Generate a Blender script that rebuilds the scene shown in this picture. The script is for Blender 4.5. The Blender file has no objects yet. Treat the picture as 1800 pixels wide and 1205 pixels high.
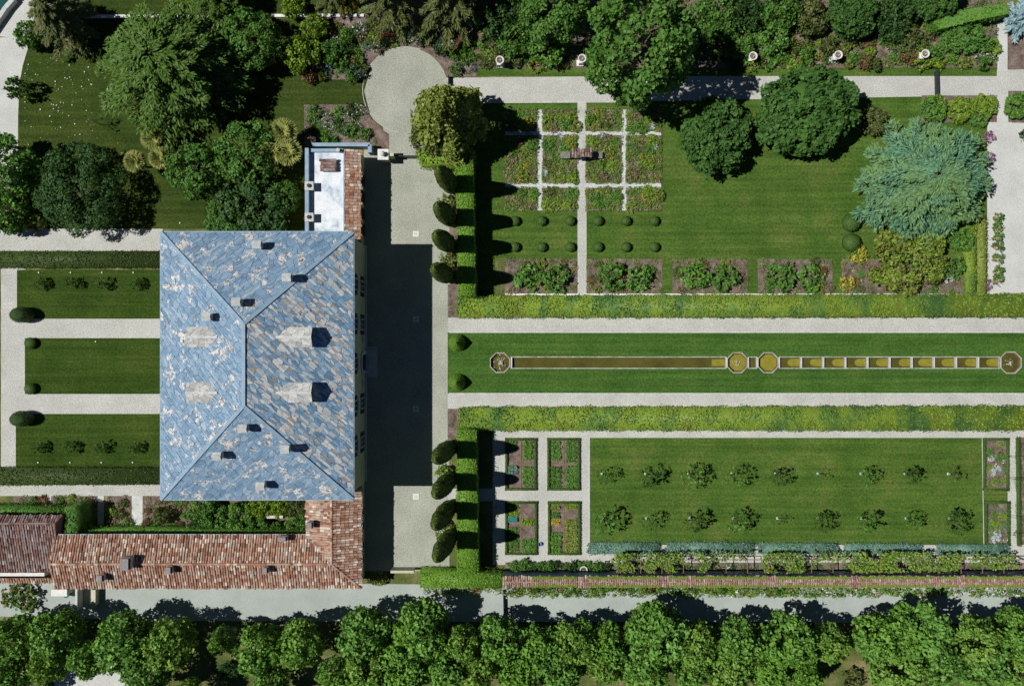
import bpy, math, random
import numpy as np
from mathutils import Vector, geometry
R_ = math.radians
sc = bpy.context.scene
COL = sc.collection

# ------------------------------------------------------------------ camera, sky, sun, exposure
S, H = 0.08, 138.0                      # metres per photo pixel on the ground, camera height
cam = bpy.data.objects.new("camera", bpy.data.cameras.new("camera")); COL.objects.link(cam)
cam.location = (0, 0, H); cam.rotation_euler = (0, 0, 0)
cam.data.sensor_width = 36; cam.data.lens = 36 * H / (1800 * S); cam.data.clip_end = 3000
sc.camera = cam
EL, AZ = R_(58), R_(178.5)              # sun stands almost due -X, a little +Y
world = bpy.data.worlds.new("World"); sc.world = world; world.use_nodes = True
wn = world.node_tree
bg = wn.nodes["Background"]; bg.inputs[1].default_value = 0.05
sky = wn.nodes.new("ShaderNodeTexSky"); sky.sky_type = 'NISHITA'; sky.sun_disc = False
sky.sun_elevation = EL; sky.sun_rotation = R_(-90); sky.altitude = 1500; sky.air_density = .55; sky.dust_density = .1; sky.ozone_density = 5.0
wn.links.new(sky.outputs[0], bg.inputs[0])
sun = bpy.data.objects.new("sun", bpy.data.lights.new("sun", 'SUN')); COL.objects.link(sun)
sun.data.energy = 5.0; sun.data.angle = R_(0.5); sun.data.color = (1, .975, .93)
sd = Vector((math.cos(EL) * math.cos(AZ), math.cos(EL) * math.sin(AZ), math.sin(EL)))
sun.rotation_euler = sd.to_track_quat('Z', 'Y').to_euler(); sun.location = (-60, 0, 90)
sc.view_settings.view_transform = 'Standard'; sc.view_settings.look = 'None'
sc.view_settings.exposure = -0.1; sc.view_settings.gamma = 1
sc.cycles.max_bounces = 5; sc.cycles.diffuse_bounces = 2; sc.cycles.transparent_max_bounces = 4

# ------------------------------------------------------------------ helpers
def W(px, py, z=0.0):
    f = S * (1 - z / H)
    return ((px - 900) * f, (602.5 - py) * f)
def WZ(px, py, z=0.0):
    x, y = W(px, py, z); return (x, y, z)
def tag(o, label, cat, group=None, kind=None):
    o["label"] = label; o["category"] = cat
    if group: o["group"] = group
    if kind: o["kind"] = kind
    return o
def thing(name, loc, label, cat, group=None):
    o = bpy.data.objects.new(name, None); COL.objects.link(o); o.location = loc
    o.empty_display_size = .3
    return tag(o, label, cat, group)
def copy_tree(o, parent=None):
    c = o.copy(); COL.objects.link(c)
    if parent: c.parent = parent
    for ch in [k for k in KIDS.get(o.name, [])]:
        d = copy_tree(ch, c); KIDS.setdefault(c.name, []).append(d)
    return c
KIDS = {}
def link(name, me, parent=None):
    o = bpy.data.objects.new(name, me); COL.objects.link(o)
    if parent:
        o.parent = parent; KIDS.setdefault(parent.name, []).append(o)
    return o

# ------------------------------------------------------------------ materials
def newmat(name):
    m = bpy.data.materials.new(name); m.use_nodes = True
    nt = m.node_tree; b = nt.nodes["Principled BSDF"]
    return m, nt, b
def ramp_node(nt, stops, fac):
    r = nt.nodes.new("ShaderNodeValToRGB"); e = r.color_ramp.elements
    while len(e) < len(stops): e.new(.5)
    for i, (p, c) in enumerate(stops):
        e[i].position = p; e[i].color = (*c, 1)
    nt.links.new(fac, r.inputs[0]); return r.outputs[0]
def noise_node(nt, scale, detail=4, stretch=(1, 1, 1), rough=.6, vec=None):
    mp = nt.nodes.new("ShaderNodeMapping"); mp.inputs[3].default_value = stretch
    if vec is None:
        vec = nt.nodes.new("ShaderNodeNewGeometry").outputs["Position"]
    nt.links.new(vec, mp.inputs[0])
    n = nt.nodes.new("ShaderNodeTexNoise"); n.inputs["Scale"].default_value = scale
    n.inputs["Detail"].default_value = detail; n.inputs["Roughness"].default_value = rough
    nt.links.new(mp.outputs[0], n.inputs[0]); return n.outputs[0]
def mixc(nt, mode, fac, a, b):
    m = nt.nodes.new("ShaderNodeMix"); m.data_type = 'RGBA'; m.blend_type = mode
    for sock, v in ((m.inputs[0], fac), (m.inputs[6], a), (m.inputs[7], b)):
        if isinstance(v, (int, float)): sock.default_value = v
        elif isinstance(v, tuple): sock.default_value = (*v, 1)
        else: nt.links.new(v, sock)
    return m.outputs[2]
def surf(name, stops, scale=.5, stretch=(1, 1, 1), fine=20, fine_lo=.6, fine_hi=1.4, fstretch=(1, 1, 1), rough=.9, spec=.15,
         bump=0.0, island=None, extra=None):
    m, nt, b = newmat(name)
    c = ramp_node(nt, stops, noise_node(nt, scale, 5, stretch))
    if island:
        g = nt.nodes.new("ShaderNodeNewGeometry").outputs["Random Per Island"]
        ic = ramp_node(nt, island[0], g)
        c = mixc(nt, 'MIX', island[1], c, ic)
    f = noise_node(nt, fine, 3, fstretch, .7)
    fr = ramp_node(nt, [(.25, (fine_lo,) * 3), (.75, (fine_hi,) * 3)], f)
    c = mixc(nt, 'MULTIPLY', 1.0, c, fr)
    if extra: c = extra(nt, c)
    nt.links.new(c, b.inputs["Base Color"])
    b.inputs["Roughness"].default_value = rough; b.inputs["Specular IOR Level"].default_value = spec
    if bump:
        bn = nt.nodes.new("ShaderNodeBump"); bn.inputs["Strength"].default_value = bump
        bn.inputs["Distance"].default_value = .05
        nt.links.new(f, bn.inputs["Height"]); nt.links.new(bn.outputs[0], b.inputs["Normal"])
    return m
def leafmat(name, c1, c2, c3=None, trans=.22, patch=.25, rough=.55):
    """per-leaf tone from c1 to c2, drifting towards c3 in broad patches"""
    m, nt, b = newmat(name)
    if "petal" not in name:
        k = 1.7; c1, c2, c3 = (tuple(min(.6, v * k) for v in q) if q else None for q in (c1, c2, c3))
    g = nt.nodes.new("ShaderNodeNewGeometry").outputs["Random Per Island"]
    c = ramp_node(nt, [(0, c1), (1, c2)], g)
    if c3:
        n = noise_node(nt, patch, 3)
        fr = ramp_node(nt, [(.42, (0, 0, 0)), (.62, (1, 1, 1))], n)
        c = mixc(nt, 'MIX', fr, c, c3)
    nt.links.new(c, b.inputs["Base Color"]); b.inputs["Roughness"].default_value = rough
    b.inputs["Specular IOR Level"].default_value = .25
    t = nt.nodes.new("ShaderNodeBsdfTranslucent"); nt.links.new(c, t.inputs[0])
    mx = nt.nodes.new("ShaderNodeMixShader"); mx.inputs[0].default_value = trans
    nt.links.new(b.outputs[0], mx.inputs[1]); nt.links.new(t.outputs[0], mx.inputs[2])
    nt.links.new(mx.outputs[0], nt.nodes["Material Output"].inputs[0])
    return m
def flat(name, c, rough=.6, metal=0, var=.15):
    return surf(name, [(.3, tuple(v * (1 - var) for v in c)), (.7, tuple(min(1, v * (1 + var)) for v in c))], 1.5, fine=15, fine_lo=.85, fine_hi=1.12, rough=rough)

def grass(name, dark, mid, dry, drypos=.68):
    def stripes(nt, c):
        n = noise_node(nt, 1.0, 2, (.04, 1.6, 1))
        fr = ramp_node(nt, [(.35, (.78,) * 3), (.65, (1.2,) * 3)], n)
        return mixc(nt, 'MULTIPLY', .8, c, fr)
    return surf(name, [(.28, dark), (.5, mid), (drypos, dry)], .22, fine=3.6, fine_lo=.48, fine_hi=1.55, rough=.95, spec=.05, bump=.4, extra=stripes)
M = {}
M['lawn'] = grass("lawn_grass", (.043, .090, .015), (.061, .113, .019), (.102, .132, .031), .75)
M['avenue'] = grass("avenue_grass", (.036, .088, .015), (.049, .108, .019), (.072, .122, .024), .8)
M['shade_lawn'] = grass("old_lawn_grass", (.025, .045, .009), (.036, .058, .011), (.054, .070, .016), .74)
M['west_lawn'] = grass("west_lawn_grass", (.024, .049, .008), (.034, .062, .010), (.050, .075, .014), .74)
M['earth'] = surf("rough_bank", [(.3, (.045, .075, .018)), (.5, (.10, .115, .035)), (.66, (.21, .19, .085))], .25, fine=5, fine_lo=.5, fine_hi=1.5, bump=.4)
M['gravel'] = surf("gravel", [(.3, (.395, .395, .365)), (.7, (.485, .485, .45))], .3, fine=6.5, fine_lo=.55, fine_hi=1.4, bump=.3)
M['pale_gravel'] = surf("pale_gravel", [(.3, (.45, .455, .43)), (.7, (.54, .545, .52))], .3, fine=6.5, fine_lo=.7, fine_hi=1.25, bump=.2)
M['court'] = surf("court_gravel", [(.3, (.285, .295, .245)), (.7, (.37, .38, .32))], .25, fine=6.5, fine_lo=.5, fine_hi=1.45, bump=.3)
M['road'] = surf("road_asphalt", [(.3, (.31, .345, .32)), (.7, (.385, .425, .395))], .2, fine=8, fine_lo=.82, fine_hi=1.15, bump=.1)
M['soil'] = surf("soil", [(.3, (.085, .058, .048)), (.55, (.18, .135, .115)), (.75, (.28, .235, .205))], .9, fine=7, fine_lo=.45, fine_hi=1.5, bump=.6)
M['stone'] = surf("pale_stone", [(.3, (.42, .43, .42)), (.7, (.60, .61, .60))], 1.6, fine=9, fine_lo=.6, fine_hi=1.3, bump=.2)
M['kerb'] = surf('weathered_kerb_stone', [(.3, (.22, .24, .17)), (.55, (.40, .41, .36)), (.75, (.52, .52, .49))], 1.3, fine=7, fine_lo=.6, fine_hi=1.25, bump=.2)
M['mossy'] = surf('mossy_stone', [(.3, (.12, .13, .09)), (.7, (.26, .26, .23))], 2, fine=9, fine_lo=.6, fine_hi=1.3)
M['white'] = surf("white_stone", [(.3, (.60, .59, .56)), (.7, (.76, .75, .72))], 2, fine=9, fine_lo=.8, fine_hi=1.12)
M['terrace'] = surf("white_terrace_membrane", [(.32, (.30, .40, .50)), (.42, (.56, .62, .68)), (.6, (.74, .77, .80))], .8, fine=6, fine_lo=.78, fine_hi=1.1, rough=.6)
M['stucco'] = surf("cream_stucco", [(.3, (.42, .43, .32)), (.7, (.55, .54, .42))], .5, fine=4, fine_lo=.85, fine_hi=1.1)
M['dark'] = flat("dark_metal", (.03, .035, .04), .4)
M['shutter'] = flat("grey_green_shutter", (.06, .085, .085), .5)
M['glass'] = flat("window_glass", (.02, .03, .04), .1)
M['zinc'] = flat("blue_grey_metal", (.24, .34, .43), .5)
M['bark'] = surf("bark", [(.3, (.05, .035, .022)), (.7, (.13, .10, .07))], 3, fine=12, bump=.5)
M['palm_bark'] = surf("palm_bark", [(.3, (.10, .075, .045)), (.7, (.17, .13, .08))], 5, fine=14, bump=.5)
M['wood'] = surf("wood", [(.3, (.14, .09, .06)), (.7, (.22, .15, .10))], 3, fine=10)
M['terracotta'] = surf("terracotta_tiles", [(.3, (.22, .12, .09)), (.7, (.34, .22, .17))], .8, fine=8, fine_lo=.65, fine_hi=1.3, rough=.85,
    island=([(0, (.16, .085, .06)), (.2, (.32, .155, .10)), (.46, (.43, .235, .16)), (.66, (.46, .325, .24)), (.82, (.35, .29, .245)), (.90, (.62, .53, .43)), (1, (.74, .66, .56))], .85))
M['old_tiles'] = surf("old_grey_tiles", [(.3, (.17, .085, .065)), (.7, (.27, .17, .14))], .8, fine=8, fine_lo=.7, fine_hi=1.25, rough=.85,
    island=([(0, (.09, .055, .05)), (.3, (.20, .11, .09)), (.55, (.28, .185, .16)), (.8, (.29, .25, .24)), (.93, (.24, .25, .27)), (1, (.52, .47, .43))], .8))
M['coping'] = surf('weathered_coping_tiles', [(.3, (.22, .13, .10)), (.7, (.34, .24, .19))], .8, fine=8, fine_lo=.7, fine_hi=1.25, rough=.85,
    island=([(0, (.14, .08, .06)), (.35, (.28, .15, .11)), (.7, (.36, .25, .20)), (.9, (.34, .30, .26)), (1, (.55, .47, .39))], .7))
def lichen(lo, hi):
    def f(nt, c):
        n = noise_node(nt, .62, 8, (1, 1, 1), .74)
        a = ramp_node(nt, [(lo, (0, 0, 0)), (hi, (.9, .9, .9))], n)
        lc = ramp_node(nt, [(.36, (.11, .06, .03)), (.43, (.36, .27, .19)), (.50, (.62, .60, .56)), (.62, (.66, .65, .63)), (.70, (.20, .16, .13))], noise_node(nt, 2.6, 4))
        c = mixc(nt, 'MIX', a, c, lc)
        sp = ramp_node(nt, [(.64, (0, 0, 0)), (.69, (1, 1, 1))], noise_node(nt, 1.7, 5, (1, 1, 1), .7))
        return mixc(nt, 'MIX', sp, c, (.12, .075, .045))
    return f
slate_i = [(0, (.075, .135, .20)), (.3, (.135, .225, .325)), (.65, (.19, .295, .41)), (.88, (.28, .37, .45)), (1, (.48, .49, .48))]
M['slate'] = surf("blue_slate", [(.3, (.14, .24, .35)), (.7, (.22, .33, .44))], .6, fine=7, fine_lo=.72, fine_hi=1.25, rough=.7, spec=.35, island=(slate_i, .5), extra=lichen(.55, .585))
slate_j = [(0, (.09, .18, .28)), (.30, (.18, .33, .49)), (.54, (.30, .44, .57)), (.62, (.52, .52, .50)), (.80, (.70, .67, .61)), (.87, (.30, .22, .16)), (.93, (.50, .46, .40)), (1, (.70, .69, .66))]
M['weathered_slate'] = surf("weathered_slate", [(.3, (.18, .29, .40)), (.7, (.27, .37, .46))], .6, fine=7, fine_lo=.7, fine_hi=1.3, rough=.75, spec=.3, island=(slate_j, .8), extra=lichen(.58, .61))
M['deck'] = flat('dark_roof_deck', (.05, .075, .10), .9)
M['pale_slate'] = surf("lichen_covered_slate", [(.3, (.42, .42, .40)), (.7, (.60, .60, .58))], .9, fine=6, fine_lo=.6, fine_hi=1.2, rough=.85, island=([(0, (.30, .33, .36)), (.4, (.52, .50, .46)), (1, (.70, .69, .66))], .6))
# foliage
M['leaf_mid'] = leafmat("mid_green_leaves", (.030, .075, .012), (.085, .165, .030), (.055, .135, .022))
M['leaf_dark'] = leafmat("dark_green_leaves", (.014, .040, .010), (.042, .090, .020), (.028, .070, .018))
M['leaf_fresh'] = leafmat("fresh_green_leaves", (.035, .095, .018), (.105, .205, .040), (.075, .165, .022))
M['leaf_road'] = leafmat('roadside_leaves', (.038, .105, .018), (.130, .250, .046), (.095, .195, .026), patch=.15)
M['leaf_road_lime'] = leafmat('paler_roadside_leaves', (.058, .125, .018), (.170, .262, .046), (.100, .200, .032), patch=.15)
M['leaf_oval'] = leafmat('glossy_evergreen_leaves', (.018, .055, .012), (.055, .120, .024), (.040, .095, .016), rough=.7)
M['leaf_lime'] = leafmat("lime_leaves", (.060, .120, .012), (.170, .240, .030), (.120, .190, .018))
M['leaf_yellow'] = leafmat("yellow_green_leaves", (.075, .115, .018), (.200, .225, .050), (.130, .165, .030))
M['leaf_olive'] = leafmat("olive_leaves", (.040, .055, .014), (.105, .115, .035), (.070, .095, .026))
M['leaf_bronze'] = leafmat("bronze_leaves", (.090, .060, .020), (.200, .140, .060), (.080, .110, .030))
M['leaf_palm'] = leafmat('palm_fronds', (.07, .095, .02), (.215, .22, .06), None)
M['leaf_gold'] = leafmat("golden_leaves", (.230, .150, .015), (.420, .310, .050))
M['leaf_red'] = leafmat("reddish_leaves", (.090, .030, .018), (.200, .080, .045), (.090, .080, .030))
M['leaf_blue'] = leafmat("blue_cedar_needles", (.042, .120, .068), (.110, .215, .120), (.105, .185, .066), patch=.22)
M['leaf_spruce'] = leafmat("blue_spruce_needles", (.110, .190, .210), (.230, .340, .360))
M['leaf_cedar'] = leafmat("cedar_needles", (.028, .070, .010), (.085, .140, .026), (.055, .110, .016))
M['leaf_drab'] = leafmat("drab_conifer_needles", (.050, .060, .020), (.130, .125, .050), (.060, .085, .024))
M['leaf_cypress'] = leafmat("cypress_foliage", (.055, .085, .018), (.125, .165, .042), (.090, .135, .028), patch=.6, trans=.06)
M['leaf_yew'] = leafmat("yew_foliage", (.014, .030, .008), (.034, .062, .016), (.026, .052, .012), patch=.5, trans=.05)
M['leaf_box'] = leafmat("box_foliage", (.022, .050, .009), (.052, .098, .018), (.038, .078, .013), patch=.8)
M['leaf_hedge'] = leafmat("clipped_hedge_foliage", (.050, .125, .014), (.125, .225, .028), (.085, .170, .018), patch=.5)
def hedge_patch():
    m = leafmat("avenue_hedge_foliage", (.070, .125, .022), (.125, .190, .036), None)
    nt = m.node_tree; b = nt.nodes["Principled BSDF"]
    src = b.inputs["Base Color"].links[0].from_socket
    c = mixc(nt, 'MULTIPLY', 1.0, src, ramp_node(nt, [(.30, (.42, .62, .9)), (.45, (.85, .9, .85)), (.55, (1.25, 1.15, .75)), (.70, (1.05, .85, .75))], noise_node(nt, .33, 3, (1, .6, 1))))
    nt.links.new(c, b.inputs["Base Color"])
    for n in nt.nodes:
        if n.type == 'BSDF_TRANSLUCENT': nt.links.new(c, n.inputs[0])
    return m
M['leaf_avenue'] = hedge_patch()
M['leaf_darkhedge'] = leafmat('west_hedge_foliage', (.018, .036, .008), (.050, .075, .018), (.034, .055, .013), patch=.4)
M['leaf_lavender'] = leafmat("lavender_foliage", (.060, .125, .100), (.140, .220, .180), (.075, .150, .095), patch=.4)
M['leaf_silver'] = leafmat("silver_leaves", (.240, .330, .310), (.460, .540, .510))
M['petal_white'] = leafmat("white_petals", (.55, .55, .52), (.78, .78, .74))
M['petal_pink'] = leafmat("pink_petals", (.50, .14, .20), (.66, .30, .36))
M['petal_red'] = leafmat("red_petals", (.45, .03, .05), (.60, .08, .10))
M['petal_magenta'] = leafmat("magenta_petals", (.28, .05, .24), (.42, .12, .36))
M['petal_yellow'] = leafmat("yellow_petals", (.42, .30, .02), (.62, .50, .06))
M['petal_blue'] = leafmat("blue_petals", (.10, .14, .42), (.22, .28, .60))

# ------------------------------------------------------------------ mesh builders
class MB:
    def __init__(s): s.v = []; s.f = []; s.m = []
    def add(s, vs, fs, mi=0):
        o = len(s.v); s.v += [tuple(p) for p in vs]
        for f in fs: s.f.append([o + i for i in f]); s.m.append(mi)
        return s
    def box(s, x0, x1, y0, y1, z0, z1, mi=0):
        return s.add([(x0, y0, z0), (x1, y0, z0), (x1, y1, z0), (x0, y1, z0), (x0, y0, z1), (x1, y0, z1), (x1, y1, z1), (x0, y1, z1)],
                     [(0, 3, 2, 1), (4, 5, 6, 7), (0, 1, 5, 4), (1, 2, 6, 5), (2, 3, 7, 6), (3, 0, 4, 7)], mi)
    def tube(s, a, b, r0, r1=None, n=8, mi=0, cap=True):
        a, b = Vector(a), Vector(b); r1 = r0 if r1 is None else r1
        d = (b - a).normalized(); u = d.orthogonal().normalized(); w = d.cross(u)
        vs = []
        for p, r in ((a, r0), (b, r1)):
            for i in range(n):
                t = 2 * math.pi * i / n; vs.append(p + (u * math.cos(t) + w * math.sin(t)) * r)
        fs = [(i, (i + 1) % n, n + (i + 1) % n, n + i) for i in range(n)]
        if cap: fs += [tuple(range(n))[::-1], tuple(range(n, 2 * n))]
        return s.add(vs, fs, mi)
    def lathe(s, cx, cy, prof, n=16, mi=0, rot=0.0):
        vs = []; fs = []
        for r, z in prof:
            for i in range(n):
                t = 2 * math.pi * i / n + rot; vs.append((cx + r * math.cos(t), cy + r * math.sin(t), z))
        for k in range(len(prof) - 1):
            for i in range(n):
                j = (i + 1) % n; fs.append((k * n + i, k * n + j, (k + 1) * n + j, (k + 1) * n + i))
        fs.append(tuple(range(n))[::-1]); fs.append(tuple((len(prof) - 1) * n + i for i in range(n)))
        return s.add(vs, fs, mi)
    def prism(s, pts, z0, z1, mi=0):
        n = len(pts)
        a = sum(pts[i][0] * pts[(i + 1) % n][1] - pts[(i + 1) % n][0] * pts[i][1] for i in range(n))
        if a < 0: pts = pts[::-1]
        vs = [(x, y, z0) for x, y in pts] + [(x, y, z1) for x, y in pts]
        fs = [tuple(range(n))[::-1], tuple(range(n, 2 * n))] + [(i, (i + 1) % n, n + (i + 1) % n, n + i) for i in range(n)]
        return s.add(vs, fs, mi)
    def slab(s, a, b, w, t, mi=0, up=(0, 0, 1)):
        """bar of width w, thickness t from a to b"""
        a, b = Vector(a), Vector(b); d = (b - a).normalized(); side = d.cross(Vector(up)).normalized() * w / 2
        nn = side.cross(d).normalized() * t / 2
        vs = [p + sg * side + tg * nn for p in (a, b) for sg, tg in ((-1, -1), (1, -1), (1, 1), (-1, 1))]
        return s.add(vs, [(0, 1, 2, 3), (7, 6, 5, 4), (0, 4, 5, 1), (1, 5, 6, 2), (2, 6, 7, 3), (3, 7, 4, 0)], mi)
    def build(s, name, mats, parent=None, org=(0, 0, 0), smooth=False):
        me = bpy.data.meshes.new(name)
        me.from_pydata([(x - org[0], y - org[1], z - org[2]) for x, y, z in s.v], [], s.f)
        for m in (mats if isinstance(mats, list) else [mats]): me.materials.append(m)
        if any(s.m): me.polygons.foreach_set("material_index", s.m)
        if smooth: me.polygons.foreach_set("use_smooth", [True] * len(s.f))
        me.update(); return link(name, me, parent)

def mesh_quads(name, V, Q, mi, mats):
    me = bpy.data.meshes.new(name); nv, nq = len(V), len(Q)
    me.vertices.add(nv); me.vertices.foreach_set("co", np.asarray(V, np.float32).ravel())
    me.loops.add(nq * 4); me.loops.foreach_set("vertex_index", np.asarray(Q, np.int32).ravel())
    me.polygons.add(nq); me.polygons.foreach_set("loop_start", np.arange(nq, dtype=np.int32) * 4)
    if mi is not None: me.polygons.foreach_set("material_index", np.asarray(mi, np.int32))
    for m in mats: me.materials.append(m)
    me.update(calc_edges=True); return me
def unit(a): return a / np.maximum(np.linalg.norm(a, axis=1, keepdims=True), 1e-6)
def leaf_quads(rng, P, N, size, aspect=.65, T=None, curl=.12):
    n = len(P); size = np.broadcast_to(np.asarray(size, float), (n,))[:, None]
    if T is None: T = rng.normal(size=(n, 3))
    N = unit(N); T = unit(T - N * np.sum(T * N, 1, keepdims=True)); B = np.cross(N, T)
    h = size * .5
    V = np.stack([P - T * h, P + B * h * aspect + N * size * curl, P + T * h, P - B * h * aspect + N * size * curl], 1).reshape(-1, 3)
    return V, np.arange(4 * n).reshape(n, 4)
class LB:
    """collects leaf quads and solid quads into one mesh"""
    def __init__(s): s.V = []; s.Q = []; s.M = []; s.n = 0
    def put(s, V, Q, mi=0):
        s.V.append(V); s.Q.append(np.asarray(Q) + s.n); s.M.append(np.broadcast_to(np.asarray(mi), (len(Q),))); s.n += len(V)
        return s
    def leaves(s, rng, P, N, size, mi=0, **k):
        V, Q = leaf_quads(rng, P, N, size, **k); return s.put(V, Q, mi)
    def mesh(s, name, mats):
        return mesh_quads(name, np.concatenate(s.V), np.concatenate(s.Q), np.concatenate(s.M), mats)
def lathe_core(prof, n=14):
    V = []; Q = []
    for r, z in prof:
        for i in range(n):
            t = 2 * math.pi * i / n; V.append((r * math.cos(t), r * math.sin(t), z))
    for k in range(len(prof) - 1):
        for i in range(n):
            j = (i + 1) % n; Q.append((k * n + i, k * n + j, (k + 1) * n + j, (k + 1) * n + i))
    return np.array(V), np.array(Q)
def rdir(rng, n): return unit(rng.normal(size=(n, 3)))

# ------------------------------------------------------------------ foliage shapes (all based at the origin)
def lobed(rng, R, h, zb, n, nl=14, lobe=.4, leaf=.42, mats=(0,), spread=.2, lb=None, flatk=1.0, nj=.75):
    lb = lb or LB(); hz = (h - zb) / 2; zc = (h + zb) / 2
    tk = 4; n = n // tk
    k = np.arange(nl); zz = 1 - 1.75 * (k + .5) / nl; az = k * 2.39996 + rng.uniform(-.4, .4, nl)
    rr = np.sqrt(np.maximum(0, 1 - zz ** 2)); D = np.stack([rr * np.cos(az), rr * np.sin(az), zz], 1)
    lr = lobe * rng.uniform(.72, 1.25, nl); c = D * (1 - lr[:, None] * .95) * rng.uniform(.86, 1.1, (nl, 1))
    w = lr ** 2; which = rng.choice(nl, n, p=w / w.sum())
    d = unit(rng.normal(size=(n, 3)) + D[which] * .75 + np.array([0, 0, .35]))
    q = c[which] + d * (lr[which] * (rng.uniform(.72, 1.05, n) ** .8))[:, None]
    P = q * np.array([R, R, hz]) + np.array([0, 0, zc]); P[:, 2] = np.maximum(P[:, 2], .1)
    N = unit(d * np.array([1, 1, 1.1]) + rng.normal(size=(n, 3)) * nj)
    P = np.repeat(P, tk, 0) + rng.normal(size=(n * tk, 3)) * leaf * .42; N = unit(np.repeat(N, tk, 0) + rng.normal(size=(n * tk, 3)) * .33); n *= tk
    P[:, 2] = np.maximum(P[:, 2], .08); sz = leaf * rng.uniform(.75, 1.5, n)
    lb.leaves(rng, P, N, sz, rng.choice(mats, n), aspect=.7)
    return lb
def profile_leaves(rng, prof, n, leaf, mats=(0,), lb=None, wob=.08, core=True, upl=.3, jit=.45):
    """clipped or columnar plant: solid of revolution dressed with small leaves"""
    lb = lb or LB(); pr = np.array(prof)
    if core:
        V, Q = lathe_core([(max(.02, r * .93), z) for r, z in prof]); lb.put(V, Q, mats[0])
    seg = np.hypot(np.diff(pr[:, 0]), np.diff(pr[:, 1])) * (pr[:-1, 0] + pr[1:, 0] + .05)
    k = rng.choice(len(seg), n, p=seg / seg.sum()); t = rng.random(n); a = rng.random(n) * 2 * math.pi
    r = pr[k, 0] * (1 - t) + pr[k + 1, 0] * t; z = pr[k, 1] * (1 - t) + pr[k + 1, 1] * t
    dr = pr[k + 1, 0] - pr[k, 0]; dz = pr[k + 1, 1] - pr[k, 1]
    N = np.stack([dz * np.cos(a), dz * np.sin(a), -dr], 1)
    r = r * (1 + wob * np.sin(3 * a + z * 1.3) * .5 + rng.normal(size=n) * wob * .4)
    P = np.stack([r * np.cos(a), r * np.sin(a), z], 1)
    lb.leaves(rng, P, unit(N) + rng.normal(size=(n, 3)) * jit + [0, 0, upl], leaf * rng.uniform(.6, 1.4, n), rng.choice(mats, n))
    return lb
def ball_prof(r, squash=1.0, n=9):
    return [(r * math.sin(math.pi * i / n) + .01, r * squash * (1 - math.cos(math.pi * i / n))) for i in range(n + 1)]
def conifer(rng, R, h, nb=60, per=130, needle=.75, mats=(0,), droop=.25, top=.12, prof=1.0, zlo=.12, width=.28, lb=None, slender=.2):
    lb = lb or LB(); PP, NN, TT = [], [], []
    for i in range(nb):
        u = (i + .5) / nb; z0 = h * (zlo + (.97 - zlo) * u); L = R * (top + (1 - top) * (1 - u) ** prof) * rng.uniform(.72, 1.08)
        az = i * 2.39996 + rng.uniform(-.3, .3); d = np.array([math.cos(az), math.sin(az)]); sd_ = np.array([-d[1], d[0]])
        m = max(16, int(per * (.35 + .65 * L / R))); t = rng.uniform(.12, 1, m) ** .75
        lat = rng.uniform(-1, 1, m) * width * L * (1.05 - t * .75); sg = np.sign(lat)
        xy = d[None] * (t * L)[:, None] + sd_[None] * lat[:, None]
        z = z0 + L * .12 * t - droop * L * t ** 2 + rng.normal(size=m) * .12
        PP.append(np.column_stack([xy, z]))
        dir2 = d[None] * .8 + sd_[None] * (sg * rng.uniform(.2, .9, m))[:, None]
        TT.append(np.column_stack([dir2, rng.normal(size=m) * .25 - .1]))
        NN.append(np.column_stack([rng.normal(size=(m, 2)) * .45 + d * .15, np.ones(m)]))
    P, N, T = np.concatenate(PP), np.concatenate(NN), np.concatenate(TT)
    P[:, 2] = np.maximum(P[:, 2], .15); n = len(P)
    lb.leaves(rng, P, N, needle * rng.uniform(.6, 1.4, n), rng.choice(mats, n), aspect=slender, T=T)
    return lb
def fronds(rng, n, L, z0, lb=None, mi=0, droop=.5):
    """palm fan leaves on stalks"""
    lb = lb or LB()
    for i in range(n):
        az = i * 2.4 + rng.uniform(-.3, .3); el = rng.uniform(-.3, 1.45); d = np.array([math.cos(az) * math.cos(el), math.sin(az) * math.cos(el), math.sin(el)])
        c = d * L * .36 + [0, 0, z0]; m = 11
        side = np.cross(d, [0, 0, 1]); side /= np.linalg.norm(side); ang = np.linspace(-1.25, 1.25, m)
        T = np.cos(ang)[:, None] * d + np.sin(ang)[:, None] * side
        ln = L * .72; P = c + T * ln * .5 - np.array([0, 0, 1]) * (droop * .25 * L)
        T2 = T - np.array([0, 0, droop * .6])
        up = np.cross(side, d); N = np.tile(up, (m, 1)) + rng.normal(size=(m, 3)) * .15
        lb.leaves(rng, P, N, ln * rng.uniform(.85, 1.1, m), mi, aspect=.22, T=T2)
        lb.leaves(rng, (d * L * .28 + [0, 0, z0])[None], up[None], L * .56, mi, aspect=.06, T=d[None])
    return lb
def blades(rng, n, L, lb=None, mi=0, lean=.9, w=.1):
    lb = lb or LB(); az = rng.random(n) * 2 * math.pi; ln = L * rng.uniform(.6, 1.1, n); le = rng.uniform(.2, lean, n)
    T = np.stack([np.cos(az) * np.sin(le), np.sin(az) * np.sin(le), np.cos(le)], 1)
    P = T * (ln * .5)[:, None]; N = np.stack([-np.cos(az), -np.sin(az), np.full(n, .8)], 1)
    return lb.leaves(rng, P, N, ln, mi, aspect=w, T=T)
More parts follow.
